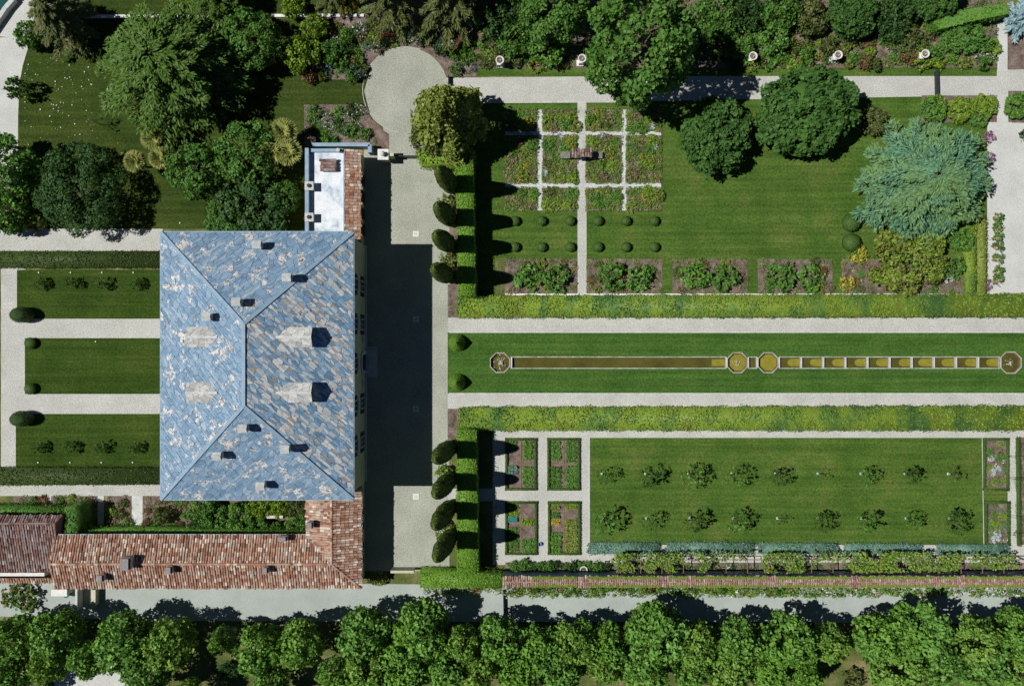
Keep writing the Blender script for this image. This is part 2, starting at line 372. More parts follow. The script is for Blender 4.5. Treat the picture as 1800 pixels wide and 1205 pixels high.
def trunk_mb(h, r, limbs=5, R=2.0, seed=0):
    rn = random.Random(seed); mb = MB(); p = Vector((0, 0, -.1)); n = 5
    pts = [p] + [Vector((rn.uniform(-.06, .06) * h * .3, rn.uniform(-.06, .06) * h * .3, h * (i + 1) / n)) for i in range(n)]
    for i in range(n): mb.tube(pts[i], pts[i + 1], r * (1 - .75 * i / n), r * (1 - .75 * (i + 1) / n), 8, cap=(i in (0, n - 1)))
    for k in range(limbs):
        a = k * 2.4 + rn.uniform(-.3, .3); z = h * rn.uniform(.4, .85); b = Vector((math.cos(a) * R * .6, math.sin(a) * R * .6, z + R * rn.uniform(.1, .5)))
        mb.tube((0, 0, z), b, r * .38, r * .1, 6)
    return mb

LIB = {}
def lib_tree(key, name, crown_fn, th, tr, R, bark='bark', limbs=6):
    """register a tree: crown mesh + trunk mesh, reference radius R"""
    LIB[key] = (name, crown_fn, trunk_mb(th, tr, limbs, R, hash_key(key)), bark, R)
def hash_key(k): return sum(ord(c) * (i + 3) for i, c in enumerate(k))
MESHES = {}
def plant(key, px, py, Rpx, h, label, cat, group=None, name=None, rot=None, zc=None, sq=1.0):
    """px,py: where the crown's middle shows; Rpx: its radius in photo pixels; h: height in metres"""
    nm, fn, tmb, bark, R0, h0 = LIB[key]
    if key not in MESHES:
        tm = None
        if tmb:
            me = bpy.data.meshes.new("trunk"); me.from_pydata(tmb.v, [], tmb.f); me.materials.append(M[bark]); tm = me
        MESHES[key] = (fn(), tm)
    crown, tm = MESHES[key]
    zc = h * .55 if zc is None else zc
    x, y = W(px, py, zc); Rw = Rpx * S * (1 - zc / H)
    o = thing(name or nm, (x, y, 0.04), label, cat, group)
    rn = hash_key(key) * 1.7 + px * .37 + py * .11
    o.rotation_euler = (0, 0, rn % 6.28 if rot is None else rot); o.scale = (Rw / R0, Rw / R0 * sq, h / h0)
    if tm: link("trunk", tm, o)
    link("crown" if tm else "foliage", crown, o)
    return o
def reg(key, name, fn, R, h, trunk=None, bark='bark'):
    LIB[key] = (name, fn, trunk, bark, R, h)
def rg(k): return np.random.default_rng(hash_key(k))

for i in range(4):
    for nm_, mat, leaf in (('road', 'leaf_road', .5), ('lime', 'leaf_road_lime', .48)):
        k = f'{nm_}{i}'
        reg(k, 'broadleaf_tree', (lambda k=k, mat=mat, leaf=leaf, i=i: lobed(rg(k), 4, 10, 2.0, 3400, 15 + 2 * i, .38, leaf).mesh('crown', [M[mat]])), 4, 10, trunk_mb(7, .28, 6, 3.2, i))
reg('bigbroad', 'broadleaf_tree', lambda: lobed(rg('bb'), 7, 21, 4, 11000, 40, .24, .52).mesh('crown', [M['leaf_mid']]), 7, 21, trunk_mb(15, .55, 8, 5))
reg('clump', 'evergreen_tree', lambda: lobed(rg('cl'), 6, 8.5, .6, 17000, 30, .27, .24, nj=.3).mesh('crown', [M['leaf_dark']]), 6, 8.5, trunk_mb(6, .4, 8, 4))
reg('edge', 'broadleaf_tree', lambda: lobed(rg('ed'), 5, 9, 1, 6500, 22, .30, .40).mesh('crown', [M['leaf_fresh']]), 5, 9, trunk_mb(6, .35, 8, 3.5))
for i in range(3):
    k = f'round{i}'
    reg(k, 'round_tree', (lambda k=k: lobed(rg(k), 4, 7.5, .8, 7200, 36, .24, .30, nj=.5).mesh('crown', [M['leaf_mid'] if k != 'round2' else M['leaf_dark']])), 4, 7.5, trunk_mb(5, .28, 8, 3, i))
for i in range(2):
    k = f'ovaltree{i}'
    def oval(k=k):
        r = rg(k); lb = LB(); V, Q = lathe_core([(.5, .3), (2.6, .6), (3.3, 2), (3.3, 3.3), (2.8, 4.6), (1.6, 5.4), (.1, 5.8)]); lb.put(V, Q, 0)
        lobed(r, 4.3, 7, .2, 13000, 110, .15, .40, lb=lb)
        return lb.mesh('crown', [M['leaf_oval']])
    reg(k, 'clipped_tree', oval, 4.3, 7, trunk_mb(4, .3, 6, 2.6))
def cone_tree():
    lb = lobed(rg('mag'), 4.1, 18.5, .8, 8500, 46, .24, .55)
    for V in lb.V:
        t = np.clip(V[:, 2] / 18.5, 0, 1); k = 1.28 * (1 - .86 * t ** 1.15) / np.maximum(.35, np.sqrt(np.maximum(0.02, 1 - (2 * t - 1) ** 2)))
        V[:, :2] *= np.minimum(k, 2.2)[:, None]
    return lb.mesh('crown', [M['leaf_yellow']])
reg('magnolia', 'conical_tree', cone_tree, 4.1, 18.5, trunk_mb(14, .35, 5, 2))
reg('cedar', 'lacy_conifer', lambda: conifer(rg('cd'), 10, 15, 110, 230, .6, droop=.10, prof=.62, top=.25, width=.30, slender=.30).mesh('crown', [M['leaf_cedar']]), 10, 15, trunk_mb(14, .6, 6, 3))
reg('drab', 'drooping_conifer', lambda: conifer(rg('dr'), 6, 13, 60, 150, .8, droop=.30, prof=.8, top=.2).mesh('crown', [M['leaf_drab']]), 6, 13, trunk_mb(12, .4, 4, 2))
reg('darkcon', 'drooping_conifer', lambda: conifer(rg('dc'), 7, 15, 46, 150, 1.0, droop=.35, prof=.8, top=.2, width=.16).mesh('crown', [M['leaf_olive']]), 7, 15, trunk_mb(14, .45, 4, 2))
def bluecedar():
    r = rg('bc'); lb = conifer(r, 9, 8.4, 190, 230, .62, droop=.08, prof=.42, top=.10, zlo=.22, width=.30, slender=.26)
    return lb.mesh('crown', [M['leaf_blue']])
reg('bluecedar', 'blue_cedar', bluecedar, 9, 9, trunk_mb(7.6, .5, 8, 5))
reg('spruce', 'blue_spruce', lambda: conifer(rg('sp'), 3, 7, 40, 90, .6, droop=.1, prof=.9, top=.05).mesh('crown', [M['leaf_spruce']]), 3, 7, trunk_mb(6.5, .2, 0))
for i in range(3):
    k = f'young{i}'
    reg(k, 'young_tree', (lambda k=k, i=i: lobed(rg(k), 1.5, 4.2, 1.7, 230 + 40 * i, 9, .42, .26).mesh('crown', [M['leaf_mid'] if i < 2 else M['leaf_box']])), 1.5, 4.2, trunk_mb(3.4, .07, 6, 1.2, i))
reg('thin', 'young_tree', lambda: lobed(rg('th'), .9, 3.6, 1.6, 70, 6, .4, .22).mesh('crown', [M['leaf_olive']]), .9, 3.6, trunk_mb(3.1, .05, 6, .8, 4))
reg('bushtree', 'small_tree', lambda: lobed(rg('bt'), 1.1, 2.6, .6, 420, 9, .38, .22).mesh('crown', [M['leaf_box']]), 1.1, 2.6, trunk_mb(1.9, .07, 5, .8, 5))
def cyp():
    r = rg('cy'); return profile_leaves(r, [(.35, .2), (.85, .8), (1.06, 3), (1.12, 6), (1.08, 8.6), (.96, 10.8), (.76, 12.6), (.50, 13.9), (.26, 14.6), (.03, 14.95)], 8000, .22, wob=.09, upl=-.10, jit=.24).mesh('crown', [M['leaf_cypress']])
reg('cypress', 'cypress', cyp, 1.05, 14.8, trunk_mb(3, .2, 0))
def palm():
    return fronds(rg('pm'), 30, 1.6, 5.2, droop=.35).mesh('crown', [M['leaf_palm']])
pt = MB()
for k_ in range(6): pt.tube((.03 * k_, .02 * k_, k_ * .87 - .1), (.03 * (k_ + 1), .02 * (k_ + 1), (k_ + 1) * .87 - .1), .17 - .006 * k_, .15 - .006 * k_, 9)
reg('palm', 'fan_palm', palm, 1.5, 6.2, pt, 'palm_bark')
# shrubs and clumps
def shrub_lib(key, name, mats, n=420, leaf=.22, R=1.0, h=1.2, nl=9):
    reg(key, name, (lambda: lobed(rg(key), R, h, .05, n, nl, .42, leaf, mats=tuple(range(len(mats)))).mesh('foliage', [M[m] for m in mats])), R, h)
for k_, m_ in (('s_mid', ['leaf_mid']), ('s_dark', ['leaf_dark']), ('s_fresh', ['leaf_fresh']), ('s_lime', ['leaf_lime']), ('s_yellow', ['leaf_yellow']), ('s_olive', ['leaf_olive']),
               ('s_bronze', ['leaf_bronze', 'leaf_mid']), ('s_red', ['leaf_red', 'leaf_red', 'leaf_olive']), ('s_silver', ['leaf_silver']), ('s_gold', ['leaf_gold', 'leaf_gold', 'leaf_lime'])):
    shrub_lib(k_, 'shrub', m_)
for k_, m_ in (('f_white', ['leaf_mid', 'leaf_mid', 'petal_white']), ('f_pink', ['leaf_mid', 'leaf_olive', 'petal_pink']), ('f_yellow', ['leaf_mid', 'leaf_lime', 'petal_yellow']),
               ('f_blue', ['leaf_mid', 'leaf_dark', 'petal_blue']), ('f_magenta', ['petal_magenta', 'petal_magenta', 'leaf_olive']), ('f_red', ['petal_red', 'petal_red', 'leaf_mid'])):
    shrub_lib(k_, 'flowering_plant', m_, 300, .17, 1.0, 1.0)
reg('spiky', 'spiky_plant', lambda: blades(rg('sk'), 150, 1.15, lean=1.45, w=.09).mesh('foliage', [M['leaf_mid']]), 1.0, 1.0)
reg('spiky_silver', 'agave', lambda: blades(rg('ag'), 60, 1.1, lean=1.4, w=.16).mesh('foliage', [M['leaf_silver']]), 1.0, 1.0)
reg('bigshrub', 'large_shrub', lambda: lobed(rg('bs'), 3, 4, .1, 3400, 20, .32, .34).mesh('foliage', [M['leaf_mid']]), 3, 4)
reg('bigdark', 'large_shrub', lambda: lobed(rg('bd'), 3, 4, .1, 3400, 20, .32, .32).mesh('foliage', [M['leaf_dark']]), 3, 4)
reg('bigfresh', 'large_shrub', lambda: lobed(rg('bf'), 3, 4, .1, 3000, 18, .32, .36).mesh('foliage', [M['leaf_fresh']]), 3, 4)
reg('biglime', 'large_shrub', lambda: lobed(rg('bl'), 3, 4, .1, 2600, 16, .34, .38).mesh('foliage', [M['leaf_lime']]), 3, 4)
reg('bigolive', 'large_shrub', lambda: lobed(rg('bo'), 3, 4, .1, 2600, 16, .34, .36).mesh('foliage', [M['leaf_olive']]), 3, 4)
reg('golden', 'large_shrub', lambda: lobed(rg('go'), 5, 4.2, .1, 6500, 26, .30, .36, mats=(0, 0, 1, 2)).mesh('foliage', [M['leaf_lime'], M['leaf_yellow'], M['leaf_bronze']]), 5, 4.2)
reg('ball', 'box_ball', lambda: profile_leaves(rg('ba'), ball_prof(.62, .9), 700, .11, wob=.04).mesh('foliage', [M['leaf_box']]), .62, 1.1)
reg('dome', 'box_ball', lambda: profile_leaves(rg('do'), ball_prof(1.25, .72), 1900, .13, wob=.03).mesh('foliage', [M['leaf_box']]), 1.25, 1.8)
reg('egg', 'clipped_yew', lambda: profile_leaves(rg('eg'), [(1.0, .02), (1.5, .5), (1.62, 1.4), (1.4, 2.3), (.9, 2.95), (.05, 3.2)], 2600, .15, wob=.03).mesh('foliage', [M['leaf_yew']]), 1.62, 3.2)
reg('tear', 'clipped_cone', lambda: profile_leaves(rg('te'), [(1.0, .02), (1.35, .35), (1.25, .9), (.85, 1.8), (.4, 2.7), (.03, 3.3)], 2200, .14, wob=.03).mesh('foliage', [M['leaf_hedge']]), 1.35, 3.3)

def hedge(name, pts_px, h, z_px, label, mat, leaf=.2, dens=26, cat='hedge', wob=.10, seed=1, org_z=0.03):
    """pts_px: convex outline of the hedge's top as the photo shows it (height h)"""
    rng = np.random.default_rng(seed); P2 = [W(x, y, z_px) for x, y in pts_px]
    n = len(P2); a = sum(P2[i][0] * P2[(i + 1) % n][1] - P2[(i + 1) % n][0] * P2[i][1] for i in range(n))
    if a < 0: P2 = P2[::-1]
    lb = LB(); arr = np.array(P2); c = arr.mean(0)
    ins = []
    for i in range(n):   # inset core
        d = arr[i] - c; ins.append(arr[i] - d / np.linalg.norm(d) * .12)
    V = [(x, y, org_z) for x, y in ins] + [(x, y, h - .1) for x, y in ins]
    Q = [(i, (i + 1) % n, n + (i + 1) % n, n + i) for i in range(n)]
    if n == 4: Q.append((4, 5, 6, 7))
    lb.put(np.array(V), Q, 0)
    if n != 4:
        for i in range(1, n - 1):
            o = [V[n], V[n + i], V[n + i + 1], V[n + i + 1]]
        tri = [(n, n + i, n + i + 1) for i in range(1, n - 1)]
        k = 0
        for t in tri:
            m_ = (np.array(V[t[1]]) + np.array(V[t[2]])) / 2
            lb.put(np.array([V[t[0]], V[t[1]], m_, V[t[2]]]), [(0, 1, 2, 3)], 0)
    # top leaves
    lo, hi = arr.min(0), arr.max(0); m = int((hi[0] - lo[0]) * (hi[1] - lo[1]) * dens)
    q = rng.uniform(lo, hi, (m, 2)); inside = np.ones(m, bool)
    for i in range(n):
        e = arr[(i + 1) % n] - arr[i]; w = q - arr[i]; inside &= (e[0] * w[:, 1] - e[1] * w[:, 0]) > -.05 * np.linalg.norm(e)
    q = q[inside]; m = len(q)
    zt = h + wob * (np.sin(q[:, 0] * 1.1 + seed) * np.cos(q[:, 1] * 1.3) + rng.normal(size=m) * .5)
    lb.leaves(rng, np.column_stack([q, zt]), np.column_stack([rng.normal(size=(m, 2)) * .75, np.ones(m)]), leaf * rng.uniform(.6, 1.5, m))
    for i in range(n):
        A, B = arr[i], arr[(i + 1) % n]; L = np.linalg.norm(B - A); m = int(L * h * dens * .8); t = rng.random(m)
        nn = np.array([(B - A)[1], -(B - A)[0]]) / L
        xy = A + (B - A) * t[:, None] + nn * (rng.normal(size=(m, 1)) * wob * .9 + wob * .6 * np.sin(t * L * 1.7 + seed)[:, None])
        z = rng.uniform(.05, h, m)
        lb.leaves(rng, np.column_stack([xy, z]), np.column_stack([np.tile(nn, (m, 1)) + rng.normal(size=(m, 2)) * .4, rng.uniform(0, .8, m)]), leaf * rng.uniform(.6, 1.4, m))
    return tag(link(name, lb.mesh(name, [M[mat]])), label, cat)
def rect(x0, y0, x1, y1): return [(x0, y0), (x1, y0), (x1, y1), (x0, y1)]
def cover(name, rects, n_per, label, mats, weights, hgt=.25, leaf=.16, seed=1, cat='ground cover', blot=True):
    """low mixed planting nobody could count: stuff"""
    rng = np.random.default_rng(seed); lb = LB(); ms = list(mats); weights = np.array(weights, float) / sum(weights)
    for (x0, y0, x1, y1) in rects:
        ax, ay = W(x0, y1); bx, by = W(x1, y0); nc = max(3, int((bx - ax) * (by - ay) * n_per))
        cx = rng.uniform(ax, bx, nc); cy = rng.uniform(ay, by, nc); r = rng.uniform(.18, .5, nc); mi = rng.choice(len(ms), nc, p=weights); hh = hgt * rng.uniform(.4, 1.6, nc)
        k = 16; d = rdir(rng, nc * k); d[:, 2] = abs(d[:, 2])
        P = np.column_stack([np.repeat(cx, k), np.repeat(cy, k), np.full(nc * k, .06)]) + d * np.column_stack([np.repeat(r, k), np.repeat(r, k), np.repeat(hh, k)])
        P[:, 0] = np.clip(P[:, 0], ax - .12, bx + .12); P[:, 1] = np.clip(P[:, 1], ay - .12, by + .12)
        lb.leaves(rng, P, d + rng.normal(size=d.shape) * .6 + [0, 0, .4], leaf * rng.uniform(.6, 1.5, nc * k), np.repeat(mi, k), aspect=.5)
    return tag(link(name, lb.mesh(name, [M[m] for m in ms])), label, cat, kind='stuff')

# ------------------------------------------------------------------ the setting: ground sheets
def sheet(name, polys, z, mat, label, cat='ground'):
    mb = MB()
    for i_, p in enumerate(polys):
        if isinstance(p, tuple): p = rect(*p)
        q = [(*W(x, y), z + .0017 * i_) for x, y in p]; n = len(q)
        a = sum(q[i][0] * q[(i + 1) % n][1] - q[(i + 1) % n][0] * q[i][1] for i in range(n))
        if a < 0: q = q[::-1]
        mb.add(q, [tuple(range(n))])
    return tag(mb.build(name, M[mat]), label, cat, kind='structure')
def arc(cx, cy, r, a0, a1, n=40):
    return [(cx + r * math.cos(R_(a0 + (a1 - a0) * i / n)), cy + r * math.sin(R_(a0 + (a1 - a0) * i / n))) for i in range(n + 1)]
CY = 637; HW = 9.5                                             # canal axis and half width (px)
OCT = [(879, 16.5), (1296, 17), (1350, 17), (1776, 18)]
def canal_outline(off):
    """outline of canal and octagons, widened by off px, as one polygon"""
    top = []
    hw = HW + off
    for cx, r in OCT:
        R = r + off; k = R * math.tan(math.pi / 8)
        pts = [(cx - R, CY - k), (cx - k, CY - R), (cx + k, CY - R), (cx + R, CY - k)]
        d = R - (hw - k) if hw > k else R
        left = (cx - R - (0 if hw <= k else 0), CY - hw); 
        # where the channel's edge meets the octagon's slanted side
        if hw > k: xl, xr = cx - (R - (hw - k)), cx + (R - (hw - k)); pts = [(xl, CY - hw), pts[1], pts[2], (xr, CY - hw)]
        else: pts = [(cx - R, CY - hw), pts[0], pts[1], pts[2], pts[3], (cx + R, CY - hw)]
        top.append(pts)
    cx, r = OCT[0]; R = r + off; k = R * math.tan(math.pi / 8)
    top[0][0:(1 if hw > k else 2)] = [(cx - R, CY - k)]
    cx, r = OCT[-1]; R = r + off; k = R * math.tan(math.pi / 8)
    top[-1] = [p for p in top[-1] if p[0] < cx + k + .01] + [(cx + R, CY - k)]
    t = [p for g in top for p in g]
    return t + [(x, 2 * CY - y) for x, y in t[::-1]]
HOLE = (856, 614, 1802, 660)
sheet('ground', [(-4000, -4000, 5800, HOLE[1]), (-4000, HOLE[3], 5800, 5200), (-4000, HOLE[1], HOLE[0], HOLE[3]), (HOLE[2], HOLE[1], 5800, HOLE[3])], 0, 'earth', 'rough grassy earth beneath and around the whole garden')
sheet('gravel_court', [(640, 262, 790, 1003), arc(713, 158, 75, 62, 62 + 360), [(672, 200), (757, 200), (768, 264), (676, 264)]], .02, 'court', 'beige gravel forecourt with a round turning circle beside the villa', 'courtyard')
sheet('gravel_path', [[(778, 137), (1090, 134), (1330, 130), (1640, 125), (2100, 117), (2100, 163), (1754, 168), (1500, 173), (1120, 179), (790, 181)], (1015, 178, 1031, 517), (787, 558, 2100, 584), (787, 691, 2100, 718), (795, 404, 874, 419)], .02, 'gravel', 'pale gravel garden paths right of the forecourt', 'path')
sheet('gravel_path', [[(1735, 216), (1750, 172), (1756, 166), (1772, 166), (1772, 212), (1780, 216), (2100, 216), (2100, 517), (1700, 517), (1700, 390), (1735, 390)], (1753, 40, 1771, 126)], .025, 'pale_gravel', 'bright pale gravel terrace and path at the right edge', 'path')
sheet('gravel_path', [(866, 755, 1036, 992), (1030, 755, 2100, 769), (1030, 952, 2100, 992), (1771, 768, 1791, 960), (787, 858, 870, 880)], .02, 'gravel', 'pale gravel paths round the kitchen garden and lower lawn', 'path')
sheet('gravel_path', [(-300, 402, 286, 441), (2, 468, 46, 826), (40, 560, 300, 595), (40, 691, 300, 728), (-300, 851, 300, 871)], .02, 'gravel', 'pale gravel paths framing the west lawns left of the villa', 'path')
sheet('gravel_path', [[(-300, 66), (14, 66), (24, 52), (40, 56), (52, 70), (49, 86), (40, 116), (34, 150), (32, 205), (30, 330), (-300, 330)], [(30, 2), (34, -60), (90, -60), (84, 8), (60, 30), (52, 66), (24, 52), (14, 66), (-14, 62), (16, 18)]], .02, 'pale_gravel', 'curving gravel drive in the top left corner', 'path')
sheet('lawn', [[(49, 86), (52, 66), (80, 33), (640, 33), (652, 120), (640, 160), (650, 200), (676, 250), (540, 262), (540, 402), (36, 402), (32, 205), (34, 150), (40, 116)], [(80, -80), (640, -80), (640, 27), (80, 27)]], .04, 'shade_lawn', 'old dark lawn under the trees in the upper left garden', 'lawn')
sheet('lawn', [(30, 474, 300, 560), (44, 594, 300, 692), (28, 727, 300, 822)], .04, 'west_lawn', 'three mown rectangular lawns left of the villa', 'lawn')
sheet('lawn', [(838, 119, 1752, 134), [(800, 181), (1015, 179), (1015, 456), (870, 456), (870, 517), (834, 517), (834, 262), (800, 262)], [(1031, 179), (1120, 178), (1500, 172), (1735, 168), (1735, 517), (1031, 517)]], .04, 'lawn', 'sunlit mown lawn round the rose garden', 'lawn')
sheet('lawn', [(1036, 769, 1771, 957)], .04, 'lawn', 'wide lower lawn planted with two rows of young trees', 'lawn')
# avenue lawn with the canal cut out of it
outer = rect(787, 584, 2100, 691); hole = canal_outline(1.2)
def tess(outer, hole, z):
    A = [Vector((*W(x, y), 0)) for x, y in outer]; B = [Vector((*W(x, y), 0)) for x, y in hole]
    T = geometry.tessellate_polygon([A, B]); V = A + B
    mb = MB(); fs = []
    for t in T:
        a, b, c = (V[i] for i in t); s = (b - a).cross(c - a).z
        fs.append(tuple(t) if s > 0 else tuple(t)[::-1])
    mb.add([(v.x, v.y, z) for v in V], fs); return mb
tag(tess(outer, hole, .04).build('lawn', M['avenue']), 'long mown lawn strip with the water channel down its middle', 'lawn', kind='structure')
sheet('road', [[(-300, 1020), (2100, 1034), (2100, 1098), (1300, 1092), (700, 1092), (300, 1090), (-300, 1075)]], .03, 'road', 'smooth grey road running below the garden wall', 'road')
sheet('gravel_path', [(96, 1168, 225, 1260)], .03, 'pale_gravel', 'pale blue grey gravel patch among the trees at bottom left', 'path')

# soil beds
ROSE_C = [('outer left', 888, 945), ('inner left', 954, 1015), ('inner right', 1030, 1093), ('outer right', 1101, 1162)]
ROSE_R = [('top', 193, 231), ('middle', 238, 322), ('bottom', 330, 370)]
BORDER = [(888, 455, 1015, 515), (1032, 455, 1164, 515), (1182, 455, 1314, 515), (1332, 455, 1463, 515), (1480, 455, 1700, 515)]
sheet('soil_bed', [(888, 193, 1162, 370)], .055, 'soil', 'brown soil of the rose garden beds', 'soil')
sheet('soil_bed', BORDER, .05, 'soil', 'mulched soil of the five border beds above the hedge', 'soil')
sheet('soil_bed', [[(838, -80), (1752, -80), (1752, 119), (838, 121)], arc(713, 158, 76, -142, -18, 24) + [(838, 135), (838, -80), (640, -80), (640, 27), (530, 27), (530, 140), (640, 140)], (1772, 40, 1860, 122)], .05, 'soil', 'dark soil of the shrub borders along the top', 'soil')
sheet('soil_bed', [[(535, 184), (642, 184), (652, 208), (672, 228), (684, 236), (684, 262), (535, 262)], (1620, 168, 1752, 215), (787, 500, 806, 558), (787, 718, 806, 790), (790, 270, 803, 500), (1772, 160, 1860, 215)], .045, 'soil', 'mulched soil beds beside the court and the terrace', 'soil')
sheet('soil_bed', [(24, 871, 83, 890), (90, 871, 172, 890), (190, 871, 232, 935), (251, 871, 560, 945)], .045, 'soil', 'soil beds between the villa and the long tiled wing', 'soil')
sheet('soil_bed', [(888, 988, 2100, 1002)], .045, 'soil', 'narrow soil bed at the foot of the garden wall', 'soil')
sheet('stone_path', [(945, 193, 954, 370), (1093, 193, 1101, 370), (888, 231, 945, 238), (954, 231, 1015, 238), (1030, 231, 1093, 238), (1101, 231, 1162, 238), (888, 322, 945, 330), (954, 322, 1015, 330), (1030, 322, 1093, 330), (1101, 322, 1162, 330)], .07, 'stone', 'pale paved cross paths dividing the rose garden', 'path')
sheet('gravel_path', [(1015, 180, 1030, 372)], .065, 'gravel', 'gravel centre path of the rose garden', 'path')
sheet('stone_path', [(83, 871, 90, 888), (172, 871, 183, 935), (232, 871, 251, 930)], .06, 'stone', 'three short paved paths left of the villa corner', 'path')
M['lake'] = surf('lake_water', [(.3, (.006, .045, .045)), (.7, (.012, .075, .07))], .3, fine=2, fine_lo=.8, fine_hi=1.2, rough=.15, spec=.4)
sheet('lake', [[(-800, -600), (52, -600), (30, 0), (18, 14), (-10, 60), (-800, 500)]], .01, 'lake', 'dark teal lake water in the top left corner', 'water')
def bar(name, pts_px, w, z0, z1, mat, label, cat, z_px=0):
    """low wall or kerb along a line in the photo"""
    mb = MB()
    for (xa, ya), (xb, yb) in zip(pts_px[:-1], pts_px[1:]):
        a = Vector((*W(xa, ya, z_px), (z0 + z1) / 2)); b = Vector((*W(xb, yb, z_px), (z0 + z1) / 2)); mb.slab(a, b, w, z1 - z0)
    return tag(mb.build(name, M[mat]), label, cat)
bar('stone_edging', [(888, 517.5), (1745, 517.5)], .26, 0, .2, 'white', 'long white stone edging between border beds and upper hedge', 'edging')
bar('stone_edging', [(790, 584), (2000, 584)], .12, 0, .07, 'stone', 'thin stone edging on the upper side of the channel lawn', 'edging')
bar('stone_edging', [(790, 691), (2000, 691)], .12, 0, .07, 'stone', 'thin stone edging on the lower side of the channel lawn', 'edging')
bar('stone_edging', [(1036, 769), (1036, 957)], .12, 0, .07, 'stone', 'thin stone edging at the left end of the lower lawn', 'edging')
bar('stone_edging', [(1726, 769), (1729, 957)], .08, 0, .08, 'stone', 'fine pale edging at the right end of the lower lawn', 'edging')
bar('stone_edging', [(788, 181), (1118, 179.5)], .12, 0, .07, 'stone', 'thin stone edging below the upper gravel path', 'edging')
bar('stone_edging', [(150, 30), (640, 28)], .42, 0, .3, 'white', 'white stone kerb crossing the upper left lawn', 'edging')
bar('lake_wall', [(34, -40), (30, 2), (16, 18), (-14, 62)], .6, -.5, 1.1, 'stone', 'pale stone lake wall in the top left corner', 'wall')
cm = arc(713, 158, 75.5, 100, 290, 30)
bar('stone_edging', cm, .07, 0, .06, 'stone', 'curved stone edging round the turning circle', 'edging')

# ------------------------------------------------------------------ roofs
def frame(poly):
    P0, P1, P2 = (Vector(p) for p in poly[:3]); u = (P1 - P0).normalized()
    n = u.cross(Vector(poly[-1]) - P0).normalized()
    if n.z < 0: n = -n
    s = n.cross(u).normalized()
    if s.z < 0: s = -s
    return P0, u, s, n, [((Vector(p) - P0).dot(u), (Vector(p) - P0).dot(s)) for p in poly]
def inside2(pt, poly, eps=0.0):
    x, y = pt; n = len(poly); c = False
    for i in range(n):
        (x0, y0), (x1, y1) = poly[i], poly[(i + 1) % n]
        if (y0 > y) != (y1 > y) and x < (x1 - x0) * (y - y0) / (y1 - y0) + x0: c = not c
    return c
def clip_convex(poly, clip):
    a = sum(clip[i][0] * clip[(i + 1) % len(clip)][1] - clip[(i + 1) % len(clip)][0] * clip[i][1] for i in range(len(clip)))
    if a < 0: clip = clip[::-1]
    out = poly
    for i in range(len(clip)):
        (ax, ay), (bx, by) = clip[i], clip[(i + 1) % len(clip)]; inp, out = out, []
        sd_ = lambda p: (bx - ax) * (p[1] - ay) - (by - ay) * (p[0] - ax)
        for k in range(len(inp)):
            p, q = inp[k], inp[(k + 1) % len(inp)]; dp, dq = sd_(p), sd_(q)
            if dp >= 0: out.append(p)
            if (dp >= 0) != (dq >= 0):
                t = dp / (dp - dq); out.append((p[0] + (q[0] - p[0]) * t, p[1] + (q[1] - p[1]) * t))
        if not out: return []
    return out
def slates(mb, poly, seed, ang=40, cw=1.1, ch=.75, mi=0, gap=.955):
    rn = random.Random(seed); P0, u, s, n, pl = frame(poly)
    xs = [p[0] for p in pl]; ys = [p[1] for p in pl]; ca, sa = math.cos(R_(ang)), math.sin(R_(ang))
    D = max(max(xs) - min(xs), max(ys) - min(ys)) * 1.5; cx, cy = sum(xs) / len(xs), sum(ys) / len(ys)
    ni, nj = int(D / cw / 2) + 2, int(D / ch / 2) + 2; J = {}
    def corner(i, j):
        if (i, j) not in J:
            x = i * cw + (.5 * cw if j % 2 else 0) * .6 + rn.uniform(-.34, .34) * cw; y = j * ch + rn.uniform(-.26, .26) * ch
            J[i, j] = (cx + x * ca - y * sa, cy + x * sa + y * ca)
        return J[i, j]
    for i in range(-ni, ni):
        for j in range(-nj, nj):
            q = [corner(i, j), corner(i + 1, j), corner(i + 1, j + 1), corner(i, j + 1)]
            c = (sum(p[0] for p in q) / 4, sum(p[1] for p in q) / 4)
            if not (min(xs) - 2 < c[0] < max(xs) + 2 and min(ys) - 2 < c[1] < max(ys) + 2): continue
            q = [(c[0] + (p[0] - c[0]) * gap, c[1] + (p[1] - c[1]) * gap) for p in q]
            parts = [q] if rn.random() > .35 else [[q[0], q[1], q[2]], [q[0], q[2], q[3]]] if rn.random() < .4 else [[q[0], q[1], ((q[1][0] + q[2][0]) / 2, (q[1][1] + q[2][1]) / 2), ((q[0][0] + q[3][0]) / 2, (q[0][1] + q[3][1]) / 2)], [((q[0][0] + q[3][0]) / 2, (q[0][1] + q[3][1]) / 2), ((q[1][0] + q[2][0]) / 2, (q[1][1] + q[2][1]) / 2), q[2], q[3]]]
            for q in parts:
                q = clip_convex(q, pl)
                if len(q) < 3: continue
                l0 = rn.uniform(.05, .10); tx, ty = rn.uniform(-.045, .045), rn.uniform(-.05, .02)
                top = [P0 + u * p[0] + s * p[1] + n * (l0 + (p[0] - c[0]) * tx + (p[1] - c[1]) * ty) for p in q]
                bot = [P0 + u * p[0] + s * p[1] for p in q]; m = len(q)
                a = sum(q[k][0] * q[(k + 1) % m][1] - q[(k + 1) % m][0] * q[k][1] for k in range(m))
                up = (u.cross(s)).dot(n) * a > 0
                if not up: top, bot = top[::-1], bot[::-1]
                mb.add(top + bot, [tuple(range(m))] + [(k, m + k, m + (k + 1) % m, (k + 1) % m) for k in range(m)], mi)
